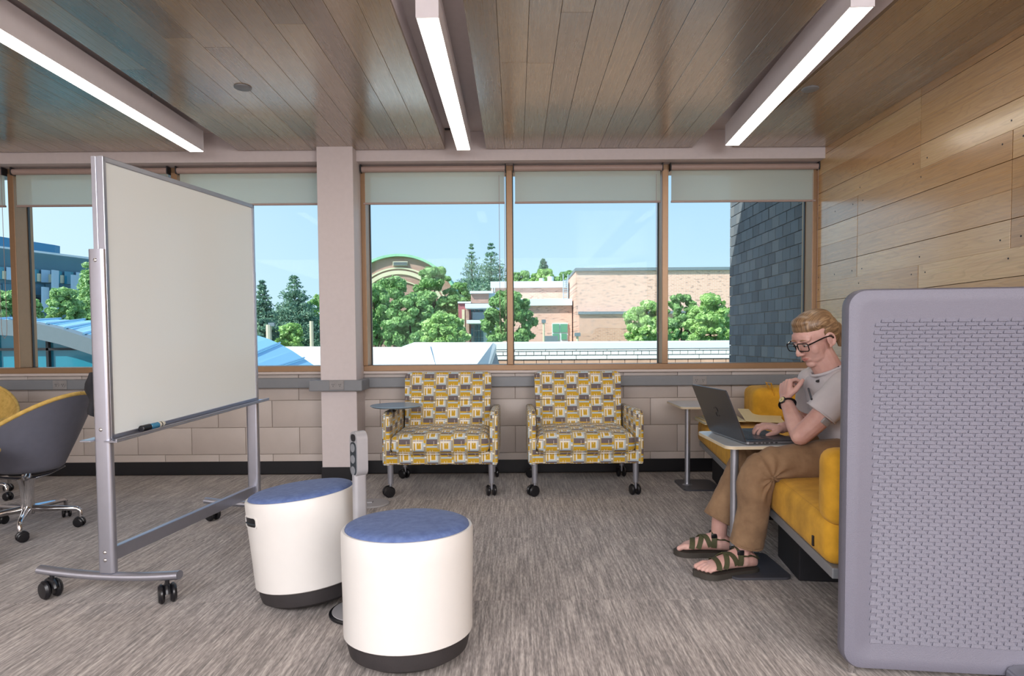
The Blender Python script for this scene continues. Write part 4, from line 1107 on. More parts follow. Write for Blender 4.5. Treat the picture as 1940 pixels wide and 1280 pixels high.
# marker lying on the tray
yq = 0.13
wm = Matrix.Translation(wb.location) @ Matrix.Rotation(ang, 4, 'Z')
def wpos(x, y, z): return wm @ Vector((x, y, z))
mk = thing('board_marker', 'dry-erase marker with black cap, blue label and white end, on the whiteboard tray', 'marker', wpos(xo + 0.026, yq, lo(yq) + 0.009), ang)
for nm, a, b, r, mat in (('cap', 0.0, 0.050, 0.0135, 'black'), ('barrel', 0.050, 0.100, 0.0125, 'blue_glass'), ('label_band', 0.100, 0.132, 0.0115, 'paper'), ('end_plug', 0.132, 0.142, 0.007, 'paper')):
    bm = B(); zof = 0.0045
    cyl(bm, (0, a, zof + 0.036 * a), (0, b, zof + 0.036 * b), r, 16, 0.002); o = obj(nm, bm, mat, mk, smooth=40)
bm = B(); cyl(bm, (0, 0.112, 0.0086), (0, 0.117, 0.0088), 0.0118, 14); obj('printed_band', bm, 'screen', mk)
# dark jacket hanging behind the near post
bm = B()
jp = [(0.72, 0.006), (0.90, 0.02), (0.0, 0.0)]
rings = []
for k in range(15):
    h = k / 14; z = 0.885 - 0.165 * h
    wv = 0.016 + 0.022 * math.sin(min(1, h * 1.3) * math.pi * 0.75); rings.append([bm.verts.new((-0.058 + (wv * math.cos(t) * (1 + 0.18 * math.sin(5 * t + h * 3))), 0.06 + 0.055 * math.sin(t) + 0.01 * math.sin(9 * h + t * 2), z - 0.02 * math.cos(t) * h)) for t in (2 * math.pi * q_ / 20 for q_ in range(20))])
for r0, r1 in zip(rings, rings[1:]):
    for q_ in range(20): bm.faces.new((r0[q_], r0[(q_ + 1) % 20], r1[(q_ + 1) % 20], r1[q_]))
bm.faces.new(rings[0][::-1]); bm.faces.new(rings[-1])
jk = obj('hanging_jacket', bm, 'dark', smooth=60); jk.location = wb.location; jk.rotation_euler = (0, 0, ang)
tag(jk, 'black cloth jacket hanging on the back of the whiteboard, behind its near post', 'jacket')

# ---- swivel shell chairs
def shell_chair(label, loc, rz, srz):
    t_ = thing('swivel_chair', label, 'chair', loc, rz, 'grey shell swivel chairs with gold seats')
    bm = B()
    lathe(bm, [(0.001, 0.085), (0.030, 0.085), (0.034, 0.11), (0.029, 0.16), (0.034, 0.24), (0.045, 0.28), (0.001, 0.285)], 24)
    obj('column', bm, 'chrome', t_, smooth=50)
    bm = B()
    for k in range(4):
        a = R(45 + 90 * k); tube(bm, [(0.02 * math.cos(a), 0.02 * math.sin(a), 0.275), (0.10 * math.cos(a), 0.10 * math.sin(a), 0.292), (0.17 * math.cos(a), 0.17 * math.sin(a), 0.325)], [0.018, 0.011, 0.006], 8, flat=0.6)
    obj('seat_bracket', bm, 'chrome', t_, smooth=50)
    for k in range(5):
        a = R(-48 + 72 * k); c_, s_ = math.cos(a), math.sin(a)
        bm = B(); tube(bm, [(0.02 * c_, 0.02 * s_, 0.115), (0.15 * c_, 0.15 * s_, 0.108), (0.235 * c_, 0.235 * s_, 0.101), (0.250 * c_, 0.250 * s_, 0.090), (0.252 * c_, 0.252 * s_, 0.055)], [0.019, 0.014, 0.012, 0.012, 0.011], 10)
        obj('base_leg', bm, 'chrome', t_, smooth=50)
        caster('caster', t_, 0.252 * c_, 0.252 * s_, 0.06, 0.026, rot=a + 0.4 + k)
    # bowl: angle th, back at th=0 (+x local of the seat)
    nth, nr = 48, 15
    def rim(th):
        c_ = math.cos(th)
        z = 0.525 + 0.205 * max(0, (c_ + 0.2) / 1.2) ** 1.6 - 0.02 * max(0, -c_)
        rad = 0.285 + 0.055 * max(0, c_) ** 2
        return rad, z
    def surf(th, f_, inner):
        rad, z = rim(th); c_ = math.cos(th)
        g = 0.5 * (1 - math.cos(math.pi * min(1, f_ * 1.0)))
        if f_ < 0.4: rr = rad * 0.56 * math.sin(f_ / 0.4 * math.pi / 2); zz_ = 0.312 + 0.045 * (f_ / 0.4) ** 2.2
        else:
            h = (f_ - 0.4) / 0.6; rr = rad * (0.56 + 0.44 * (0.75 * h + 0.25 * h * h) + 0.05 * math.sin(math.pi * h) * (1 - max(0, c_))); zz_ = 0.357 + (z - 0.357) * (0.25 * h * h + 0.75 * h)
        if inner: rr = max(rr - 0.013, rr * 0.9); zz_ += 0.016 * (1 - f_ ** 4)
        return Vector((rr * math.cos(th + srz), rr * 0.97 * math.sin(th + srz), zz_))
    for inner, mat, nm in ((False, 'grey_weave', 'shell'), (True, 'gold_felt', 'seat_lining')):
        bm = B(); c0 = bm.verts.new(surf(0, 0.0, inner)); prev = None
        for i in range(1, nr + 1):
            ring = [bm.verts.new(surf(2 * math.pi * k / nth, i / nr, inner)) for k in range(nth)]
            if prev is None:
                for k in range(nth): bm.faces.new((c0, ring[k], ring[(k + 1) % nth]))
            else:
                for k in range(nth): bm.faces.new((prev[k], prev[(k + 1) % nth], ring[(k + 1) % nth], ring[k]))
            prev = ring
        obj(nm, bm, mat, t_, smooth=60)
    bm = B(); rp_ = [surf(2 * math.pi * k / nth, 1.0, False) * 1.0 for k in range(nth + 1)]
    pts = [Vector((p.x * 0.978, p.y * 0.978, p.z + 0.004)) for p in rp_]
    tube(bm, pts, 0.011, 8, cap=False); obj('rim_piping', bm, 'gold_felt', t_, smooth=60)
    return t_
ch = shell_chair('grey shell swivel chair with gold lining and chrome base, left of the whiteboard post', (-2.62, 3.36, 0), R(-12), R(4))
dup(ch, (-3.5, 4.0, 0), R(120), 'gold-lined swivel chair cut off by the left photo edge, nearer the windows')
dup(ch, (-2.60, 2.72, 0), R(212), 'gold-lined swivel chair almost wholly outside the left photo edge, nearest the camera')

# ---- C-shaped side tables
def side_table(label, x, y, rz=0.0, zt=0.548):
    t_ = thing('side_table', label, 'table', (x, y, 0), rz, 'C-shaped laptop tables by the sofa')
    bm = B(); prism(bm, rrect(-0.055, 0.195, -0.15, 0.16, 0.035, 5), 0.001, 0.011, 'Z'); obj('base_plate', bm, 'base_plate', t_, smooth=30)
    bm = B(); tube(bm, [(0, 0, 0.010), (0, 0, 0.018), (0, 0, 0.03), (0, 0, zt - 0.03), (0, 0, zt - 0.014)], [0.035, 0.020, 0.0175, 0.0175, 0.0175], 20); obj('pole', bm, 'silver', t_, smooth=40)
    bm = B(); prism(bm, rrect(-0.065, 0.255, -0.095, 0.345, 0.035, 5), zt - 0.014, zt - 0.0015, 'Z'); tp = obj('table_top', bm, 'table_edge', t_, smooth=30)
    bm = B(); prism(bm, rrect(-0.0645, 0.2545, -0.0945, 0.3445, 0.035, 5), zt - 0.0015, zt, 'Z'); obj('laminate', bm, 'table_top', tp, smooth=30)
    return t_
side_table('small pale-topped side table holding the laptop, in front of the seated man', 0.945, F / 440, 0)
side_table('small pale-topped side table by the window wall, behind the laptop', 1.156, F / 282, 0)

# ---- yellow sofa
SA = Vector((0.98, 1.96, 0)); SB = Vector((1.295, 4.52, 0)); sv = SB - SA; SL = sv.length; sang = math.atan2(-sv.x, sv.y)
sm = Matrix.Translation(SA) @ Matrix.Rotation(sang, 4, 'Z')
sofa = thing('sofa', 'long mustard yellow sofa on a slim grey frame, along the oak wall', 'sofa', SA, sang)
# local: +Y along the seat away from the camera, +X towards the wall
D = 0.72
bm = B(); box(bm, 0.015, D - 0.02, 0.02, SL - 0.02, 0.235, 0.270, 0.004); obj('frame', bm, 'raceway', sofa)
half = SL * 0.5
for a, b in ((0.03, half - 0.003), (half + 0.003, SL - 0.01)):
    bm = B(); cushion(bm, 0.0, D - 0.1, a, b, 0.268, 0.425, 0.04, 0.012); o = obj('seat_cushion', bm, 'yellow_velvet', sofa, smooth=60)
    bm = B(); tube(bm, [(0.018, a + 0.03, 0.416), (0.018, (a + b) / 2, 0.420), (0.018, b - 0.03, 0.416)], 0.003, 6); obj('seam', bm, 'yellow_velvet', o, smooth=60)
bm = B(); cushion(bm, D - 0.13, D, 0.10, SL - 0.16, 0.27, 0.66, 0.045, 0.0); obj('backrest', bm, 'yellow_velvet', sofa, smooth=60)
bm = B(); cushion(bm, -0.005, D - 0.1, 0.005, 0.125, 0.40, 0.645, 0.045, 0.0); obj('arm_cushion', bm, 'yellow_velvet', sofa, smooth=60)
bm = B(); cushion(bm, 0.32, D, SL - 0.30, SL + 0.02, 0.425, 0.665, 0.05, 0.01); bc = obj('bolster', bm, 'yellow_velvet', sofa, smooth=60)
bm = B(); tube(bm, [(0.42, SL - 0.28, 0.665), (0.40, SL - 0.285, 0.705), (0.43, SL - 0.29, 0.70), (0.45, SL - 0.298, 0.62)], [0.012, 0.012, 0.014, 0.012], 8, flat=0.35); obj('pull_tab', bm, 'yellow_velvet', bc, smooth=60)
bm = B(); box(bm, -0.0055, 0.0, 0.14, 0.152, 0.30, 0.335, 0.001, 1); obj('fabric_tag', bm, 'black', sofa)
for a, b in ((0.62, 0.92), (1.55, 1.85), (SL - 0.42, SL - 0.04)):
    bm = B(); box(bm, 0.10, D - 0.12, a, b, 0.001, 0.236, 0.006); obj('support_block', bm, 'dark', sofa)
bm = B(); box(bm, 0.05, 0.10, 0.98, 1.14, 0.15, 0.236, 0.004); pb = obj('power_module', bm, 'black', sofa)
for k in range(2):
    bm = B(); cyl(bm, (0.047, 1.025 + k * 0.07, 0.19), (0.051, 1.025 + k * 0.07, 0.19), 0.016, 14); obj('socket', bm, 'raceway', pb, smooth=40)

# ---- grey moulded partition
PD = 0.05
pt = thing('privacy_screen', 'tall grey moulded privacy screen with a woven-look panel, right foreground at the sofa end', 'privacy screen', (0.965, 1.885, 0), sang)
PW, PZ0, PZ1 = 1.20, 0.022, 1.139
border = 0.078
bm = B()
outer = rrect(0, PW, PZ0, PZ1, 0.055, 8)
def inset(pl, d, r):
    return rrect(d, PW - d, PZ0 + d, PZ1 - d, r, 8)
rings_ = [(0.006, 0.050, 0.0), (0.0, 0.055, -0.010), (0.0, 0.055, -PD + 0.012), (0.005, 0.050, -PD), (0.018, 0.045, -PD - 0.004), (0.040, 0.035, -PD - 0.003), (border, 0.02, -PD + 0.010)]
R_ = []
for d, r, y in rings_: R_.append([bm.verts.new((u, y, v)) for u, v in inset(None, d, r)])
k = len(R_[0])
for a, b in zip(R_, R_[1:]):
    for i in range(k): bm.faces.new((a[i], a[(i + 1) % k], b[(i + 1) % k], b[i]))
bm.faces.new(R_[-1]); bm.faces.new(R_[0][::-1])
shl = obj('shell', bm, 'partition', pt, smooth=45)
# woven relief: staggered rows of little wedge scales on the recessed field
V, Fc = [], []
y0 = -PD + 0.010
rh, cw = 0.01135, 0.0345
nr_ = int((PZ1 - PZ0 - 2 * border) / rh)
for j in range(nr_):
    zc = PZ0 + border + (j + 0.5) * rh
    x = border + 0.004 + (cw / 2 if j % 2 else 0) + (0.002 * math.sin(j * 1.7))
    while x < PW - border - 0.03:
        wj = 0.0125
        zl_, zh = zc - rh * 0.48, zc + rh * 0.52
        b_ = len(V)
        V += [(x, y0, zh), (x + 2 * wj - 0.002, y0, zh), (x + 2 * wj + 0.002, y0 - 0.0046, zl_), (x - 0.004, y0 - 0.0046, zl_), (x - 0.004, y0, zl_), (x + 2 * wj + 0.002, y0, zl_)]
        Fc += [(b_, b_ + 3, b_ + 2, b_ + 1), (b_ + 3, b_ + 4, b_ + 5, b_ + 2), (b_, b_ + 4, b_ + 3), (b_ + 1, b_ + 2, b_ + 5)]
        x += cw
me = bpy.data.meshes.new('woven_relief'); me.from_pydata(V, [], Fc)
mobj('woven_relief', me, 'partition', pt, kind='stuff')
bm = B(); prism(bm, [(0.44, 0.0), (0.44, 0.05), (0.455, 0.062), (0.50, 0.066), (0.62, 0.066), (0.62, 0.0)], -PD - 0.075, -PD - 0.004, 'Y')
bmesh.ops.bevel(bm, geom=bm.edges[:], offset=0.005, segments=2, affect='EDGES'); fb = obj('foot_bracket', bm, 'silver', pt, smooth=40)
bm = B(); cyl(bm, (0.515, -PD - 0.078, 0.025), (0.515, -PD - 0.074, 0.025), 0.012, 16); obj('bolt', bm, 'chrome', fb, smooth=40)
for x in (0.035, 1.15):
    bm = B(); cyl(bm, (x, -0.025, 0.0), (x, -0.025, 0.03), 0.009, 12); obj('glide', bm, 'chrome', pt, smooth=40)

# ---- laptop on the side table
lx, ly = 0.971, F / 452
la = math.radians(5.5)
lap = thing('laptop', 'open dark grey laptop on the side table under the man\'s hand', 'laptop', (lx, ly, 0.5485), la)
# local: +Y along the hinge (away from camera), +X towards the man
LW, LD = 0.380, 0.240
bm = B(); prism(bm, rrect(0.0, LD, 0, LW, 0.012, 4), 0.003, 0.013, 'Z'); lb = obj('base', bm, 'laptop_side', lap, smooth=30)
bm = B(); prism(bm, rrect(0.002, LD - 0.002, 0.002, LW - 0.002, 0.011, 4), 0.013, 0.0155, 'Z'); obj('keyboard_deck', bm, 'keys', lb, smooth=30)
bm = B()
M['keycap'] = plain('blue_black_keycap', '2b3a46', 0.25)
for r_ in range(6):
    for c in range(15):
        x = 0.030 + r_ * 0.0185; y = 0.045 + c * 0.0195
        box(bm, x, x + 0.0155, y, y + 0.0165, 0.0155, 0.0172)
obj('keycaps', bm, 'keycap', lb, kind='stuff')
bm = B(); box(bm, 0.155, 0.225, 0.13, 0.235, 0.0155, 0.0158); obj('touchpad', bm, 'laptop_grey', lb)
for x, w_ in ((0.030, 0.010), (0.050, 0.012), (0.070, 0.006), (0.084, 0.012), (0.104, 0.012), (0.126, 0.010)):
    bm = B(); box(bm, x, x + w_, -0.0006, 0.001, 0.0055, 0.0105); obj('port', bm, 'slot', lb)
for x in (0.02, LD - 0.02):
    for y in (0.03, LW - 0.03):
        bm = B(); cyl(bm, (x, y, 0.0), (x, y, 0.0035), 0.006, 10); obj('foot', bm, 'black', lb)
lm_ = Matrix.Translation((0.0, 0, 0.012)) @ Matrix.Rotation(R(-22), 4, 'Y')
bm = B(); prism(bm, rrect(0, LW, 0.0, 0.238, 0.010, 4), -0.006, 0.0, 'X'); bmesh.ops.transform(bm, matrix=lm_, verts=bm.verts); ld = obj('lid', bm, 'laptop_grey', lap, smooth=30)
bm = B(); prism(bm, rrect(0.012, LW - 0.012, 0.022, 0.226, 0.003, 2), 0.0, 0.0006, 'X'); bmesh.ops.transform(bm, matrix=lm_, verts=bm.verts); obj('screen', bm, 'screen', ld)
bm = B(); prism(bm, rrect(0.0, LW, 0.0, 0.238, 0.010, 4), 0.0, 0.0004, 'X'); bmesh.ops.transform(bm, matrix=lm_, verts=bm.verts); obj('bezel', bm, 'laptop_side', ld)
# emblem on the lid: an S-like curl with a small bar, read from behind
bm = B()
cz, cy = 0.122, LW / 2
pts = [(-0.0066, cy + 0.017 * math.cos(a), cz + 0.010 + 0.012 * math.sin(a)) for a in [R(d) for d in range(20, 271, 25)]] + \
      [(-0.0066, cy - 0.002 + 0.017 * math.cos(a), cz - 0.013 + 0.012 * math.sin(a)) for a in [R(d) for d in range(90, -161, -25)]]
tube(bm, pts, 0.0014, 5); tube(bm, [(-0.0066, cy - 0.008, cz - 0.001), (-0.0066, cy + 0.008, cz + 0.001)], 0.0016, 5)
bmesh.ops.transform(bm, matrix=lm_, verts=bm.verts); obj('lid_emblem', bm, 'black', ld)

# ---- papers and folders on the sofa
rp = random.Random(3)
def sofa_pt(x, y, z): return sm @ Vector((x, y, z))
z = 0.4365
base_y = 2.16
ps = thing('paper_stack', 'stack of white papers on the sofa edge, left of the laptop lid', 'paper stack', sofa_pt(-0.01, base_y, z), sang + R(4))
for k in range(6):
    bm = B(); dx, dy = rp.uniform(-0.012, 0.012), rp.uniform(-0.012, 0.012)
    prism(bm, [(0 + dx, 0 + dy), (0.215 + dx, 0.006 + dy), (0.212 + dx, 0.285 + dy), (-0.003 + dx, 0.28 + dy)], k * 0.0042, k * 0.0042 + 0.0036, 'Z'); obj('sheet', bm, 'paper' if k % 2 else 'manila', ps)
mf = thing('manila_folder', 'cream manila folder lying open on the paper stack, behind the laptop', 'folder', sofa_pt(0.0, base_y - 0.02, z + 0.026), sang + R(-2))
bm = B(); prism(bm, [(0, 0), (0.235, 0), (0.235, 0.30), (0.0, 0.30)], 0, 0.004, 'Z'); obj('left_leaf', bm, 'manila', mf)
bm = B(); pr = prism(bm, [(0, -0.005), (0.225, -0.005), (0.24, 0.02), (0.24, 0.12), (0.25, 0.13), (0.25, 0.22), (0.24, 0.23), (0.24, 0.30), (0.0, 0.30)], 0, 0.003, 'Z')
bmesh.ops.transform(bm, matrix=Matrix.Translation((0.235, 0.0, 0.004)) @ Matrix.Rotation(R(2), 4, 'Y') @ Matrix.Rotation(R(9), 4, 'X'), verts=bm.verts); obj('right_leaf', bm, 'manila', mf)

# ================================================================ THE SEATED MAN
from mathutils.bvhtree import BVHTree
def skin_mat():
    t = NT('skin'); tc = t.n('TexCoord').outputs['Object']
    n1 = t.n('TexNoise', {'Vector': tc, 'Scale': 14.0, 'Detail': 3.0}).outputs[0]
    n2 = t.n('TexNoise', {'Vector': tc, 'Scale': 260.0, 'Detail': 2.0}).outputs[0]
    t.set(base=t.ramp(n1, [(0.3, lin('c4958a')), (0.7, lin('dab0a5'))]), rough=0.5, sss=0.08); t.b.inputs['Subsurface Radius'].default_value = (0.02, 0.008, 0.004)
    t.bump(n2, 0.12, 0.001); return t.m
M['skin'] = skin_mat()
M['lips'] = plain('lips', 'b87a70', 0.45)
M['brow'] = plain('brow_hair', '8a6a48', 0.8)
def hair_mat():
    t = NT('blond_hair'); tc = t.n('TexCoord').outputs['Object']
    s_ = t.n('SeparateXYZ', {0: tc})
    an = t.math('ARCTAN2', s_.outputs[2], s_.outputs[0])
    mk_ = t.n('MapRange', {0: t.math('ABSOLUTE', s_.outputs[1]), 1: 0.045, 2: 0.066}).outputs[0]
    mp = t.n('CombineXYZ', {0: t.math('MULTIPLY', s_.outputs[1], 190.0), 1: t.math('MULTIPLY', an, 1.6), 2: t.math('MULTIPLY', t.math('MULTIPLY', s_.outputs[2], 150.0), mk_)}).outputs[0]
    n1 = t.n('TexNoise', {'Vector': mp, 'Scale': 1.0, 'Detail': 2.0}).outputs[0]
    t.set(base=t.ramp(n1, [(0.3, lin('5e4833')), (0.5, lin('826549')), (0.72, lin('ab8c68'))]), rough=0.42, spec=0.6); t.bump(n1, 0.25, 0.002); return t.m
M['hair'] = hair_mat()
def cloth(name, a, b, bs=900, sc=12):
    return felt(name, a, b, sc, bs)
M['tshirt'] = plain('pale_grey_tshirt', 'c9c5ca', 0.85, var=0.03, scale=20, bump=0.1, bscale=900)
M['khaki'] = felt('tan_trousers', '7d6148', '96785a', 14, 700)
M['sole'] = plain('sandal_sole', '3b3630', 0.7, bump=0.1)
M['strap'] = plain('olive_webbing', '4a4a30', 0.8, var=0.12, scale=300)
M['shirt_trim'] = plain('dark_clip', '1c1c22', 0.4)
M['lens'] = M['glass']
M['eye_white'] = plain('eye_white', 'd8cfca', 0.3)
M['watch_face'] = plain('pale_gold_dial', 'd3c48e', 0.3)

PR = Vector((1.24, 2.72, 0.0))
man = thing('person', 'man with tied-back fair hair, glasses, pale t-shirt and sandals, typing on the sofa', 'person', PR)
def remesh(bm, voxel, smooth=4, factor=0.5, disp=None):
    me = bpy.data.meshes.new('tmp'); bmesh.ops.recalc_face_normals(bm, faces=bm.faces); bm.to_mesh(me); bm.free()
    o = bpy.data.objects.new('tmp', me); COL.objects.link(o)
    m = o.modifiers.new('r', 'REMESH'); m.mode = 'VOXEL'; m.voxel_size = voxel; m.adaptivity = 0
    m = o.modifiers.new('s', 'SMOOTH'); m.factor = factor; m.iterations = smooth
    bpy.context.view_layer.update()
    dg = bpy.context.evaluated_depsgraph_get()
    out = bpy.data.meshes.new_from_object(o.evaluated_get(dg)); bpy.data.objects.remove(o); bpy.data.meshes.remove(me)
    if disp:
        ns = [v.normal.copy() for v in out.vertices]
        for v, n in zip(out.vertices, ns): v.co += n * disp(v.co)
    return out
def put(name, me, mat, parent=man, off=PR, smooth=180):
    for v in me.vertices: v.co -= off
    me.materials.append(M[mat])
    for p in me.polygons: p.use_smooth = True
    o = bpy.data.objects.new(name, me); COL.objects.link(o); o.parent = parent
    return o
def putbm(name, bm, mat, parent=man, smooth=40):
    bmesh.ops.translate(bm, vec=-PR, verts=bm.verts); return obj(name, bm, mat, parent, smooth=smooth)
def ell(bm, c, r, rot=None, sub=3, base=None):
    m = Matrix.Translation(Vector(c)) @ (rot.to_4x4() if rot is not None else Matrix.Identity(4)) @ Matrix.Diagonal((*r, 1))
    if base is not None: m = base @ m
    bmesh.ops.create_icosphere(bm, subdivisions=sub, radius=1.0, matrix=m)
def limb(bm, pts, rads, seg=16, flat=1.0):
    tube(bm, pts, rads, seg, flat=flat)
    for p, r in ((pts[0], rads[0]), (pts[-1], rads[-1])): ell(bm, p, (r, r, r), sub=2)
def smooth_pts(pts, rads, n=5):
    pts = [Vector(p) for p in pts]; P_, R2 = [], []
    for i in range(len(pts) - 1):
        p0 = pts[max(i - 1, 0)]; p1 = pts[i]; p2 = pts[i + 1]; p3 = pts[min(i + 2, len(pts) - 1)]
        for k in range(n):
            t = k / n
            P_.append(0.5 * ((2 * p1) + (p2 - p0) * t + (2 * p0 - 5 * p1 + 4 * p2 - p3) * t * t + (3 * p1 - p0 - 3 * p2 + p3) * t ** 3)); R2.append(rads[i] + (rads[i + 1] - rads[i]) * t)
    P_.append(pts[-1]); R2.append(rads[-1]); return P_, R2

# joints ------------------------------------------------
SH_N, EL_N, WR_N = Vector((1.325, 2.545, 0.80)), Vector((1.165, 2.585, 0.597)), Vector((1.188, 2.785, 0.728))
SH_F, EL_F, WR_F = Vector((1.345, 2.87, 0.80)), Vector((1.385, 2.985, 0.605)), Vector((1.205, 2.865, 0.590))
NECK0, NECK1 = Vector((1.345, 2.705, 0.845)), Vector((1.290, 2.700, 0.945))
HC = Vector((1.268, 2.690, 0.998))
yaw, pit = R(19), R(23)
f0 = Vector((-math.cos(yaw), -math.sin(yaw), 0)); lf = Vector((0, 0, 1)).cross(f0).normalized()
fw = (f0 * math.cos(pit) + Vector((0, 0, -1)) * math.sin(pit)).normalized(); up = fw.cross(lf).normalized()
HM = Matrix.Translation(HC) @ Matrix((fw, lf, up)).transposed().to_4x4()

# skin ---------------------------------------------------
bm = B()
ell(bm, (-0.012, 0, 0.036), (0.092, 0.073, 0.082), base=HM)            # skull
ell(bm, (0.030, 0, -0.020), (0.056, 0.058, 0.080), base=HM)            # face
ell(bm, (0.022, 0, -0.066), (0.054, 0.050, 0.036), base=HM)            # jaw
ell(bm, (0.056, 0, -0.092), (0.021, 0.024, 0.019), base=HM, sub=2)     # chin
ell(bm, (0.062, 0, 0.030), (0.026, 0.052, 0.030), base=HM, sub=2)      # forehead
for s_ in (-1, 1):
    ell(bm, (0.048, s_ * 0.034, -0.026), (0.026, 0.024, 0.032), base=HM, sub=2)   # cheeks
    ell(bm, (0.072, s_ * 0.028, 0.020), (0.015, 0.024, 0.008), base=HM, sub=2)    # brow ridge
    # ear
    pts = [(-0.012 + 0.016 * math.cos(a) * (1.0), s_ * (0.072 + 0.008 * (1 - math.cos(a)) * 0.5), -0.010 + 0.026 * math.sin(a)) for a in [R(k) for k in range(0, 360, 30)]]
    tube(bm, [HM @ Vector(p) for p in pts + [pts[0]]], 0.0042, 8)
    ell(bm, (-0.010, s_ * 0.0695, -0.012), (0.014, 0.006, 0.024), base=HM, sub=2)
    ell(bm, (-0.002, s_ * 0.073, -0.036), (0.008, 0.005, 0.009), base=HM, sub=2)
nose = [(0.080, 0, 0.016), (0.092, 0, -0.004), (0.104, 0, -0.026), (0.106, 0, -0.034)]
tube(bm, [HM @ Vector(p) for p in nose], [0.007, 0.0082, 0.0105, 0.0095], 10)
ell(bm, (0.103, 0, -0.033), (0.012, 0.011, 0.009), base=HM, sub=2)
for s_ in (-1, 1): ell(bm, (0.092, s_ * 0.012, -0.035), (0.011, 0.008, 0.008), base=HM, sub=2)
ell(bm, (0.071, 0, -0.064), (0.014, 0.025, 0.016), base=HM, sub=2)
pts, rr = smooth_pts([NECK0 + Vector((0.03, 0, -0.05)), NECK0, NECK1, HC + Vector((0.02, 0, -0.02))], [0.075, 0.060, 0.054, 0.05]); limb(bm, pts, rr)
ell(bm, HM @ Vector((0.05, 0, -0.115)) + Vector((0.012, 0, 0.0)), (0.012, 0.012, 0.016), sub=2)
# torso mass under the clothes
for c, r_ in (((1.385, 2.705, 0.755), (0.08, 0.150, 0.09)), ((1.44, 2.71, 0.62), (0.09, 0.13, 0.12)), ((1.47, 2.72, 0.53), (0.12, 0.16, 0.085))): ell(bm, c, r_)
def arm(sh, el, wr, off):
    mid = (sh + el) / 2 + off; fmid = el + (wr - el) * 0.3
    pts, rr = smooth_pts([sh, mid, el], [0.052, 0.046, 0.039]); limb(bm, pts, rr)
    pts, rr = smooth_pts([el, fmid, el + (wr - el) * 0.7, wr], [0.038, 0.040, 0.031, 0.0255]); limb(bm, pts, rr, flat=0.85)
arm(SH_N, EL_N, WR_N, Vector((0.006, -0.004, -0.006))); arm(SH_F, EL_F, WR_F, Vector((0, 0, 0)))
ell(bm, SH_N, (0.052, 0.05, 0.05)); ell(bm, SH_F, (0.052, 0.05, 0.05))
def hand(wr, d, n, s, curls, scale=1.0, thumb=(0.65, 0.75, -0.25), tb=(30, 20)):
    """wrist, direction of the palm, normal of its back, side of the thumb"""
    d = d.normalized(); n = (n - d * n.dot(d)).normalized(); s = (s - d * s.dot(d) - n * s.dot(n)).normalized()
    PL = 0.088 * scale
    tips = []
    for i, (off, ln, r) in enumerate(((0.030, 0.072, 0.0088), (0.010, 0.081, 0.0090), (-0.010, 0.075, 0.0086), (-0.029, 0.058, 0.0078))):
        k = wr + d * (PL - 0.004 * abs(i - 1)) + s * off * scale
        tube(bm, [wr + s * off * 0.45 * scale, wr + d * PL * 0.5 + s * off * 0.85 * scale, k], [0.0145, 0.0145, 0.0110], 10)
        ell(bm, k, (0.0108,) * 3, sub=2)
        dir_ = d + s * (off * 2.2); dir_.normalize(); p = k; side = dir_.cross(n).normalized()
        nn = n
        pts = [p]
        for q, (fr, cu) in enumerate(zip((0.46, 0.30, 0.24), curls[i])):
            rot = Matrix.Rotation(-R(cu), 3, side); dir_ = rot @ dir_
            p = p + dir_ * ln * fr * scale; pts.append(p)
        tube(bm, pts, [r, r * 0.96, r * 0.88, r * 0.76], 10)
        for q, pq in enumerate(pts[1:]): ell(bm, pq, (r * (0.97, 0.9, 0.76)[q],) * 3, sub=2)
    ell(bm, wr + d * PL * 0.5, (1, 1, 1), rot=Matrix((d * PL * 0.52, s * 0.036 * scale, n * 0.0135)).transposed(), sub=3)
    t0 = wr + d * 0.018 + s * 0.022 * scale - n * 0.004
    td = (d * thumb[0] + s * thumb[1] + n * thumb[2]).normalized()
    t1 = t0 + td * 0.036 * scale; td2 = (td + d * 0.45).normalized(); t2 = t1 + td2 * 0.030 * scale; t3 = t2 + (td2 + d * 0.3 - n * 0.1).normalized() * 0.024 * scale
    tube(bm, [t0, t1, t2, t3], [0.015, 0.0125, 0.0105, 0.0085], 10)
    for pq, r in ((t0, .015), (t1, .0125), (t2, 0.0105), (t3, 0.0085)): ell(bm, pq, (r,) * 3, sub=2)
# far hand on the keyboard: palm down
hand(WR_F, Vector((-1.0, -0.06, 0.14)), Vector((0.10, -0.1, 1)), Vector((0, -1, 0)), [(24, 40, 30), (22, 42, 32), (20, 44, 32), (18, 40, 30)], 0.95, thumb=(0.75, 0.6, -0.35))
# near hand, raised to the chest: back of the hand up and outwards, fingers folding towards the chest
hand(WR_N, Vector((0.12, 0.26, 0.62)), Vector((-0.75, -0.05, 0.45)), Vector((0.55, -0.75, 0.15)), [(62, 42, 30), (66, 44, 30), (70, 44, 30), (74, 42, 30)], 0.95, thumb=(0.65, 0.55, -0.5))
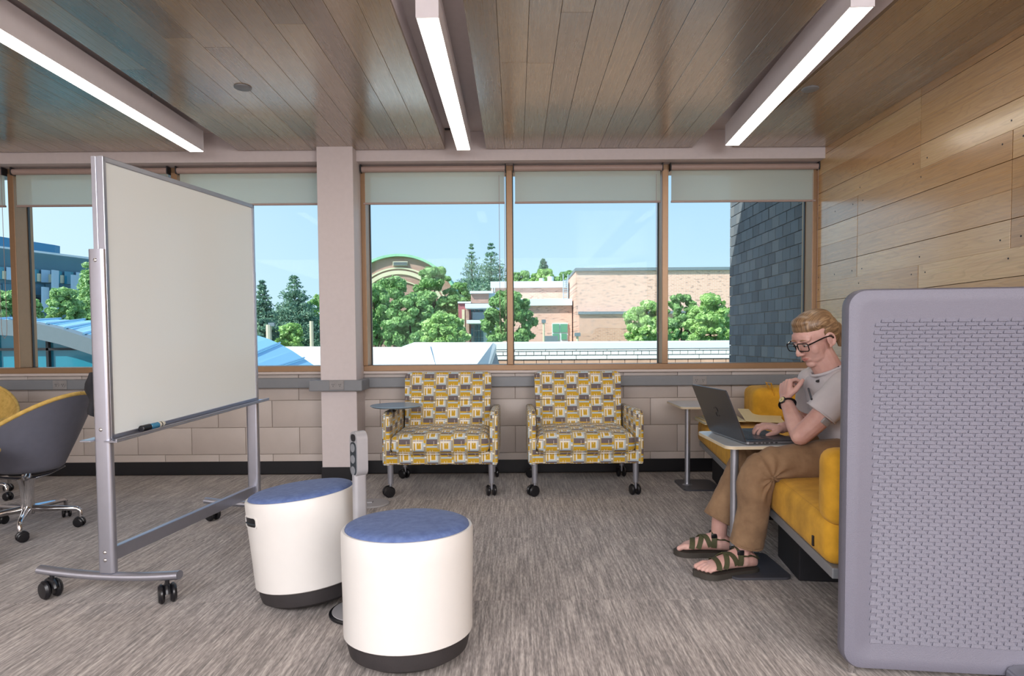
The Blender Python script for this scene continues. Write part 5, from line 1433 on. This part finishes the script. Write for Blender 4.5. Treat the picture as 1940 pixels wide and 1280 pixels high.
# lower legs and feet
FEET = []
for (heel, toe, hem, kn_, med) in ((Vector((1.018, 2.672, 0)), Vector((0.752, 2.606, 0)), Vector((0.972, 2.660, 0.15)), Vector((1.005, 2.612, 0.452)), 1), (Vector((0.985, 2.868, 0)), Vector((0.735, 2.902, 0)), Vector((0.920, 2.862, 0.19)), Vector((1.040, 2.870, 0.440)), -1)):
    fd = (toe - heel); L = fd.length; fd.normalize(); ls = Vector((0, 0, 1)).cross(fd).normalized()     # ls = person's left
    ms = ls * (-1 if med == 1 else 1)                                                                      # towards the big toe
    zs = 0.027
    def wv(u): 
        K = [(-1, .018), (0, .020), (.04, .028), (.12, .033), (.3, .031), (.5, .035), (.68, .044), (.80, .046), (.86, .040)]
        for (a, x), (b, y) in zip(K, K[1:]):
            if a <= u <= b: return x + (y - x) * (u - a) / (b - a)
        return K[-1][1]
    def hv(u):
        K = [(0, .045), (.04, .060), (.12, .078), (.28, .088), (.42, .078), (.58, .058), (.72, .042), (.86, .024)]
        for (a, x), (b, y) in zip(K, K[1:]):
            if a <= u <= b: return x + (y - x) * (u - a) / (b - a)
        return K[-1][1]
    def sec(u, t, g=0.0):
        return heel + fd * (u * L) + ls * ((wv(u) + g) * math.cos(t)) + Vector((0, 0, zs + hv(u) / 2 + (hv(u) / 2 + g) * math.sin(t)))
    prev = None; first = None
    for u in [0.0, 0.02, 0.06, 0.12, 0.2, 0.28, 0.36, 0.45, 0.55, 0.65, 0.72, 0.8, 0.86]:
        ring = [bm.verts.new(sec(u, 2 * math.pi * k / 18)) for k in range(18)]
        if prev: 
            for k in range(18): bm.faces.new((prev[k], prev[(k + 1) % 18], ring[(k + 1) % 18], ring[k]))
        else: bm.faces.new(ring[::-1])
        prev = ring
    bm.faces.new(prev)
    for i, (off, ue, r) in enumerate(((0.030, 1.00, 0.0125), (0.012, 0.99, 0.0092), (-0.004, 0.955, 0.0088), (-0.019, 0.92, 0.0084), (-0.032, 0.875, 0.0086))):
        p0_ = heel + fd * (0.74 * L) + ms * off * 0.95 + Vector((0, 0, zs + 0.022)); p2_ = heel + fd * (ue * L - r) + ms * (off + 0.002) + Vector((0, 0, zs + r * 0.9)); p1_ = (p0_ + p2_) / 2 + Vector((0, 0, 0.006))
        limb(bm, [p0_, p1_, p2_], [r * 0.9, r, r * 0.98], 10)
    ank = heel + fd * (0.23 * L) + Vector((0, 0, 0.095))
    top = hem + (kn_ - hem) * 0.22
    pts, rr = smooth_pts([heel + fd * (0.22 * L) + Vector((0, 0, 0.06)), ank, (ank + hem) / 2 + Vector((0.006, 0, 0.02)), top], [0.034, 0.034, 0.037, 0.042]); limb(bm, pts, rr)
    for s_ in (-1, 1): ell(bm, ank + ls * s_ * 0.026 - Vector((0, 0, 0.006)), (0.013, 0.012, 0.015), sub=2)
    FEET.append((heel, fd, L, ls, ms, sec, wv, zs, hv))
body = put('body', remesh(bm, 0.0032, 3), 'skin')
HEADP = HM
def hp(x, y, z): return HM @ Vector((x, y, z))
# facial features
for s_ in (-1, 1):
    bm = B(); ell(bm, (0.0800, s_ * 0.029, 0.003), (0.0085, 0.0135, 0.0062), base=HM, sub=2); ey = putbm('eye', bm, 'eye_white')
    bm = B(); ell(bm, (0.0872, s_ * 0.029, 0.0005), (0.003, 0.0048, 0.0045), base=HM, sub=2); putbm('iris', bm, 'shirt_trim', ey)
    bm = B(); tube(bm, [hp(0.0820, s_ * 0.014, 0.0080), hp(0.0890, s_ * 0.028, 0.0095), hp(0.0805, s_ * 0.044, 0.0065)], [0.002, 0.0036, 0.002], 8); putbm('eyelid', bm, 'skin')
    bm = B(); tube(bm, [hp(0.0855, s_ * 0.012, 0.0225), hp(0.0875, s_ * 0.028, 0.0265), hp(0.0765, s_ * 0.047, 0.0215)], [0.0025, 0.0034, 0.0016], 8, flat=0.6); putbm('eyebrow', bm, 'brow')
bm = B(); tube(bm, [hp(0.0760, -0.021, -0.0610), hp(0.0855, -0.008, -0.0585), hp(0.0868, 0, -0.0595), hp(0.0855, 0.008, -0.0585), hp(0.0760, 0.021, -0.0610)], [0.001, 0.0026, 0.0028, 0.0026, 0.001], 8)
tube(bm, [hp(0.0755, -0.020, -0.0625), hp(0.0850, -0.008, -0.0650), hp(0.0862, 0, -0.0658), hp(0.0850, 0.008, -0.0650), hp(0.0755, 0.020, -0.0625)], [0.001, 0.0030, 0.0034, 0.0030, 0.001], 8); putbm('lips', bm, 'lips')
# hair, swept back and tied
bm = B()
ell(bm, (-0.012, 0, 0.062), (0.090, 0.0755, 0.058), base=HM); ell(bm, (-0.052, 0, 0.018), (0.060, 0.0745, 0.078), base=HM)
ell(bm, (0.034, 0, 0.088), (0.042, 0.050, 0.026), base=HM)
for s_ in (-1, 1): ell(bm, (-0.030, s_ * 0.056, 0.030), (0.056, 0.021, 0.038), base=HM, sub=2)
tube(bm, [hp(-0.10, 0, 0.02), hp(-0.125, 0, 0.0), hp(-0.13, 0, -0.05), hp(-0.115, 0, -0.09)], [0.026, 0.024, 0.022, 0.008], 12)
def hd_(co):
    q = HM.inverted() @ co; return 0.0005 * noise.noise(Vector((q.x * 14, q.y * 110, q.z * 70)))
me = remesh(bm, 0.0035, 3, disp=hd_)
# store hair in head space so the strands run front to back
MI = HM.inverted()
for v in me.vertices: v.co = MI @ v.co
hr = put('hair', me, 'hair', off=Vector((0, 0, 0))); hr.matrix_local = Matrix.Translation(-PR) @ HM
# glasses
gl = None
bm = B()
for s_ in (-1, 1):
    rr_ = rrect(s_ * 0.033 - 0.0265, s_ * 0.033 + 0.0265, -0.018, 0.016, 0.010, 4)
    pts = [hp(0.102 - 0.0008 * (abs(a) * 100) ** 1.2 * 0.9, a, b) for a, b in rr_]; tube(bm, pts + [pts[0], pts[1]], 0.0023, 6, cap=False)
    tube(bm, [hp(0.0925, s_ * 0.060, 0.008), hp(0.07, s_ * 0.069, 0.010), hp(0.02, s_ * 0.0745, 0.010), hp(-0.008, s_ * 0.078, 0.006), hp(-0.03, s_ * 0.078, -0.012)], [0.0028, 0.0024, 0.0022, 0.0022, 0.0016], 6, flat=1.3)
tube(bm, [hp(0.101, -0.007, 0.004), hp(0.105, 0, 0.007), hp(0.101, 0.007, 0.004)], 0.0022, 6); gl = putbm('glasses', bm, 'screen'); gl['label'] = 'dark rectangular glasses frame'
for s_ in (-1, 1):
    bm = B(); pts = [hp(0.1015 - 0.0008 * (abs(a) * 100) ** 1.2 * 0.9, a, b) for a, b in rrect(s_ * 0.033 - 0.0262, s_ * 0.033 + 0.0262, -0.0177, 0.0157, 0.010, 4)]
    bm.faces.new([bm.verts.new(p) for p in pts]); o = putbm('lens', bm, 'lens', gl)

# T-shirt
bm = B()
def loft(bm, secs, n=28):
    prev = None
    for c, hy, hd2, ax in secs:
        c = Vector(c); ax = Vector(ax).normalized()
        ring = []
        for k in range(n):
            t = 2 * math.pi * k / n; ct, st = math.cos(t), math.sin(t)
            e_ = 0.8
            ring.append(bm.verts.new(c + Vector((0, 1, 0)) * hy * math.copysign(abs(ct) ** e_, ct) + ax * hd2 * math.copysign(abs(st) ** e_, st)))
        if prev:
            for k in range(n): bm.faces.new((prev[k], prev[(k + 1) % n], ring[(k + 1) % n], ring[k]))
        else: bm.faces.new(ring[::-1])
        prev = ring
    bm.faces.new(prev)
loft(bm, [((1.475, 2.72, 0.485), .165, .125, (1, 0, 0.0)), ((1.455, 2.715, 0.56), .160, .128, (1, 0, 0.1)), ((1.425, 2.71, 0.65), .158, .122, (1, 0, 0.2)), ((1.39, 2.705, 0.74), .172, .115, (1, 0, 0.3)),
          ((1.365, 2.705, 0.80), .178, .100, (1, 0, 0.35)), ((1.352, 2.705, 0.838), .150, .080, (1, 0, 0.4)), ((1.342, 2.705, 0.864), .082, .066, (1, 0, 0.45))])
for sh, el, kf in ((SH_N, EL_N, 0.54), (SH_F, EL_F, 0.62)):
    e1 = sh + (el - sh) * kf; e0 = sh + (el - sh) * -0.12
    tube(bm, [e0 + Vector((0.03, 0, 0.01)), sh, sh + (el - sh) * 0.3, e1], [0.058, 0.066, 0.066, 0.067], 20); ell(bm, sh, (0.066, 0.064, 0.064))
def sd(co):
    fold = noise.noise(Vector((co.x * 9 + co.z * 14, co.y * 9, co.z * 5 - co.x * 12))); f2 = noise.noise(co * 22)
    return 0.007 * fold + 0.002 * f2
shirt = put('t_shirt', remesh(bm, 0.005, 5, disp=sd), 'tshirt')
# neckline
bm = B(); cN = NECK0 + Vector((-0.012, 0, 0.018)); pts = []
for k in range(25):
    t = 2 * math.pi * k / 24; pts.append(cN + Vector((0.064 * math.cos(t), 0.070 * math.sin(t), 0.030 * math.cos(t) + 0.004)))
tube(bm, pts, 0.006, 8, cap=False); putbm('collar', bm, 'tshirt', shirt)
for sh, el, kf in ((SH_N, EL_N, 0.54),):
    e1 = sh + (el - sh) * kf; d_ = (el - sh).normalized(); a_, b_ = frame_of(d_)
    bm = B(); tube(bm, [e1 + a_ * 0.0655 * math.cos(t) + b_ * 0.0655 * math.sin(t) - d_ * 0.002 for t in (2 * math.pi * k / 24 for k in range(25))], 0.003, 6, cap=False); putbm('sleeve_hem', bm, 'tshirt', shirt)

# trousers
bm = B()
ell(bm, (1.48, 2.72, 0.515), (0.135, 0.175, 0.085))
HEMS = []
for hip, knee, hem, dr in ((Vector((1.44, 2.615, 0.505)), Vector((1.005, 2.612, 0.452)), Vector((0.975, 2.662, 0.128)), 0), (Vector((1.44, 2.82, 0.505)), Vector((1.040, 2.870, 0.440)), Vector((0.920, 2.862, 0.178)), 1)):
    pts, rr = smooth_pts([hip, hip + (knee - hip) * 0.5 + Vector((0, 0, 0.006)), knee + Vector((0.045, 0, 0.012)), knee + Vector((-0.012, 0, -0.045)), knee + (hem - knee) * 0.55 + Vector((0.006, 0, 0)), hem], [0.092, 0.083, 0.076, 0.072, 0.064, 0.069]); tube(bm, pts, rr, 24)
    ell(bm, hip, (0.092,) * 3)
    HEMS.append((hem, (pts[-1] - pts[-2]).normalized()))
KN = [Vector((1.04, 2.61, 0.43)), Vector((1.07, 2.87, 0.42))]
def td_(co):
    a = 0.0
    for k in KN:
        d = (co - k).length
        if d < 0.17:
            q = co - k; ang_ = math.atan2(q.z, q.x)
            a += 0.009 * math.sin(ang_ * 9 + 2.5 * noise.noise(co * 9)) * (1 - d / 0.17) * (1.0 if q.x > -0.04 else 0.25)
    return a + 0.006 * noise.noise(Vector((co.x * 16, co.y * 16, co.z * 8))) + 0.0018 * noise.noise(co * 45)
tr_ = put('trousers', remesh(bm, 0.005, 4, disp=td_), 'khaki')
for hem, d_ in HEMS:
    a_, b_ = frame_of(d_)
    bm = B(); tube(bm, [hem + a_ * 0.0665 * math.cos(t) + b_ * 0.0665 * math.sin(t) - d_ * 0.001 for t in (2 * math.pi * k / 28 for k in range(29))], 0.0042, 6, cap=False); putbm('trouser_hem', bm, 'khaki', tr_)

# sandals
for heel, fd, L, ls, ms, sec, wv, zs, hv in FEET:
    bm = B()
    outl = []
    for u, wl in ((-0.03, .014), (0.0, .028), (.06, .036), (.15, .040), (.35, .038), (.55, .043), (.72, .052), (.85, .052), (.95, .044), (1.02, .030), (1.045, .012)): outl.append((u, wl))
    pl = [heel + fd * (u * L) + ms * (wl * (1.0)) for u, wl in outl] + [heel + fd * ((u - (0.06 if u > 0.8 else 0)) * L) - ms * wl for u, wl in outl[::-1]]
    def zt_(p):
        u = (p - heel).dot(fd) / L; return 0.0
    lo_ = [bm.verts.new(p + Vector((0, 0, 0.001 + 0.006 * max(0, ((p - heel).dot(fd) / L - 0.85) / 0.2)))) for p in pl]
    hi_ = [bm.verts.new(p + Vector((0, 0, 0.025 + 0.006 * max(0, ((p - heel).dot(fd) / L - 0.85) / 0.2)))) for p in pl]
    n = len(pl); bm.faces.new(lo_[::-1]); bm.faces.new(hi_)
    for i in range(n): bm.faces.new((lo_[i], lo_[(i + 1) % n], hi_[(i + 1) % n], hi_[i]))
    so = putbm('sandal_sole', bm, 'sole')
    def strap(u0, u1, wdt=0.011, t0=0, t1=180, name='strap'):
        bm = B(); pts = []
        for k in range(17):
            t = R(t0 + (t1 - t0) * k / 16); u = u0 + (u1 - u0) * k / 16; pts.append(sec(u, t, 0.0035))
        prev = None
        for i, p in enumerate(pts):
            tn = (pts[min(i + 1, 16)] - pts[max(i - 1, 0)]).normalized()
            c = heel + fd * (p - heel).dot(fd) + Vector((0, 0, zs + 0.02)); nn = (p - c); nn = (nn - tn * nn.dot(tn)).normalized(); sd_ = tn.cross(nn)
            q = [bm.verts.new(p + sd_ * a * wdt + nn * b * 0.0016) for a, b in ((-1, -1), (1, -1), (1, 1), (-1, 1))]
            if prev:
                for k in range(4): bm.faces.new((prev[k], prev[(k + 1) % 4], q[(k + 1) % 4], q[k]))
            else: bm.faces.new(q)
            prev = q
        bm.faces.new(prev[::-1]); return putbm(name, bm, 'strap', so)
    strap(0.74, 0.66, 0.012, -10, 190); strap(0.62, 0.44, 0.011, -20, 200); strap(0.40, 0.62, 0.011, -20, 200); strap(0.34, 0.30, 0.012, -30, 210)
    # heel strap and buckle
    bm = B(); pts = [sec(0.30, R(20), 0.004), sec(0.15, R(25), 0.005), sec(0.02, R(30), 0.006), sec(-0.0, R(90), 0.006), sec(0.02, R(150), 0.006), sec(0.15, R(155), 0.005), sec(0.30, R(160), 0.004)]
    tube(bm, pts, 0.0085, 8, flat=0.35); putbm('heel_strap', bm, 'strap', so)
    for sgn in (40, 140):
        p = sec(0.33, R(sgn), 0.007); bm = B(); box(bm, p.x - 0.014, p.x + 0.014, p.y - 0.004, p.y + 0.004, p.z - 0.010, p.z + 0.010, 0.002); putbm('buckle', bm, 'black', so)

# watch on the near wrist, arm device, pen and clip on the shirt
d_ = (WR_N - EL_N).normalized(); wc = WR_N - d_ * 0.030; a_, b_ = frame_of(d_)
bm = B(); tube(bm, [wc + a_ * 0.0305 * math.cos(t) + b_ * 0.0275 * math.sin(t) for t in (2 * math.pi * k / 24 for k in range(25))], 0.0085, 8, cap=False, flat=0.35); wt = putbm('watch_strap', bm, 'black')
cd = (EYE - wc); cd = (cd - d_ * cd.dot(d_)).normalized(); od = (cd + Vector((-0.9, 0, 0.2))); od = (od - d_ * od.dot(d_)).normalized()
p = wc + od * 0.0285
bm = B(); cyl(bm, p, p + od * 0.007, 0.0165, 20, 0.002); putbm('watch_case', bm, 'black', wt)
bm = B(); cyl(bm, p + od * 0.007, p + od * 0.0078, 0.0128, 20); putbm('watch_dial', bm, 'watch_face', wt)
bm = B(); tube(bm, [p + od * 0.0082, p + od * 0.0082 + d_ * 0.008], 0.0007, 4); tube(bm, [p + od * 0.0082, p + od * 0.0082 + a_ * 0.006], 0.0007, 4); putbm('watch_hands', bm, 'black', wt)
dv_ = (EL_N - SH_N).normalized(); ac = SH_N + (EL_N - SH_N) * 0.60; out = Vector((0.35, -1, -0.1)); out = (out - dv_ * out.dot(dv_)).normalized(); sd2 = dv_.cross(out)
pc = ac + out * 0.052 + sd2 * (-0.0)
bm = B(); box(bm, -0.020, 0.020, -0.013, 0.013, -0.006, 0.006, 0.004); bmesh.ops.transform(bm, matrix=Matrix.Translation(pc) @ Matrix((sd2, dv_, out)).transposed().to_4x4(), verts=bm.verts); putbm('arm_device', bm, 'post_grey')['label'] = 'small pale grey box strapped to the arm'
bv = BVHTree.FromPolygons([v.co + PR for v in shirt.data.vertices], [tuple(p.vertices) for p in shirt.data.polygons])
def hit(px, py):
    d = (at(px, py, 2.5) - EYE).normalized(); r = bv.ray_cast(EYE, d); return r
a = hit(1533, 736); b = hit(1539, 757)
if a[0] and b[0]:
    bm = B(); tube(bm, [a[0] + a[1] * 0.004, b[0] + b[1] * 0.004], 0.0042, 8); putbm('pen', bm, 'shirt_trim')
a = hit(1551, 722)
if a[0]:
    bm = B(); ell(bm, a[0] + a[1] * 0.003, (0.010, 0.008, 0.006), sub=2); tube(bm, [a[0] + a[1] * 0.004, a[0] + Vector((0.02, -0.01, 0.03)), NECK0 + Vector((0.0, -0.072, 0.035))], 0.0022, 6); putbm('collar_clip', bm, 'shirt_trim')
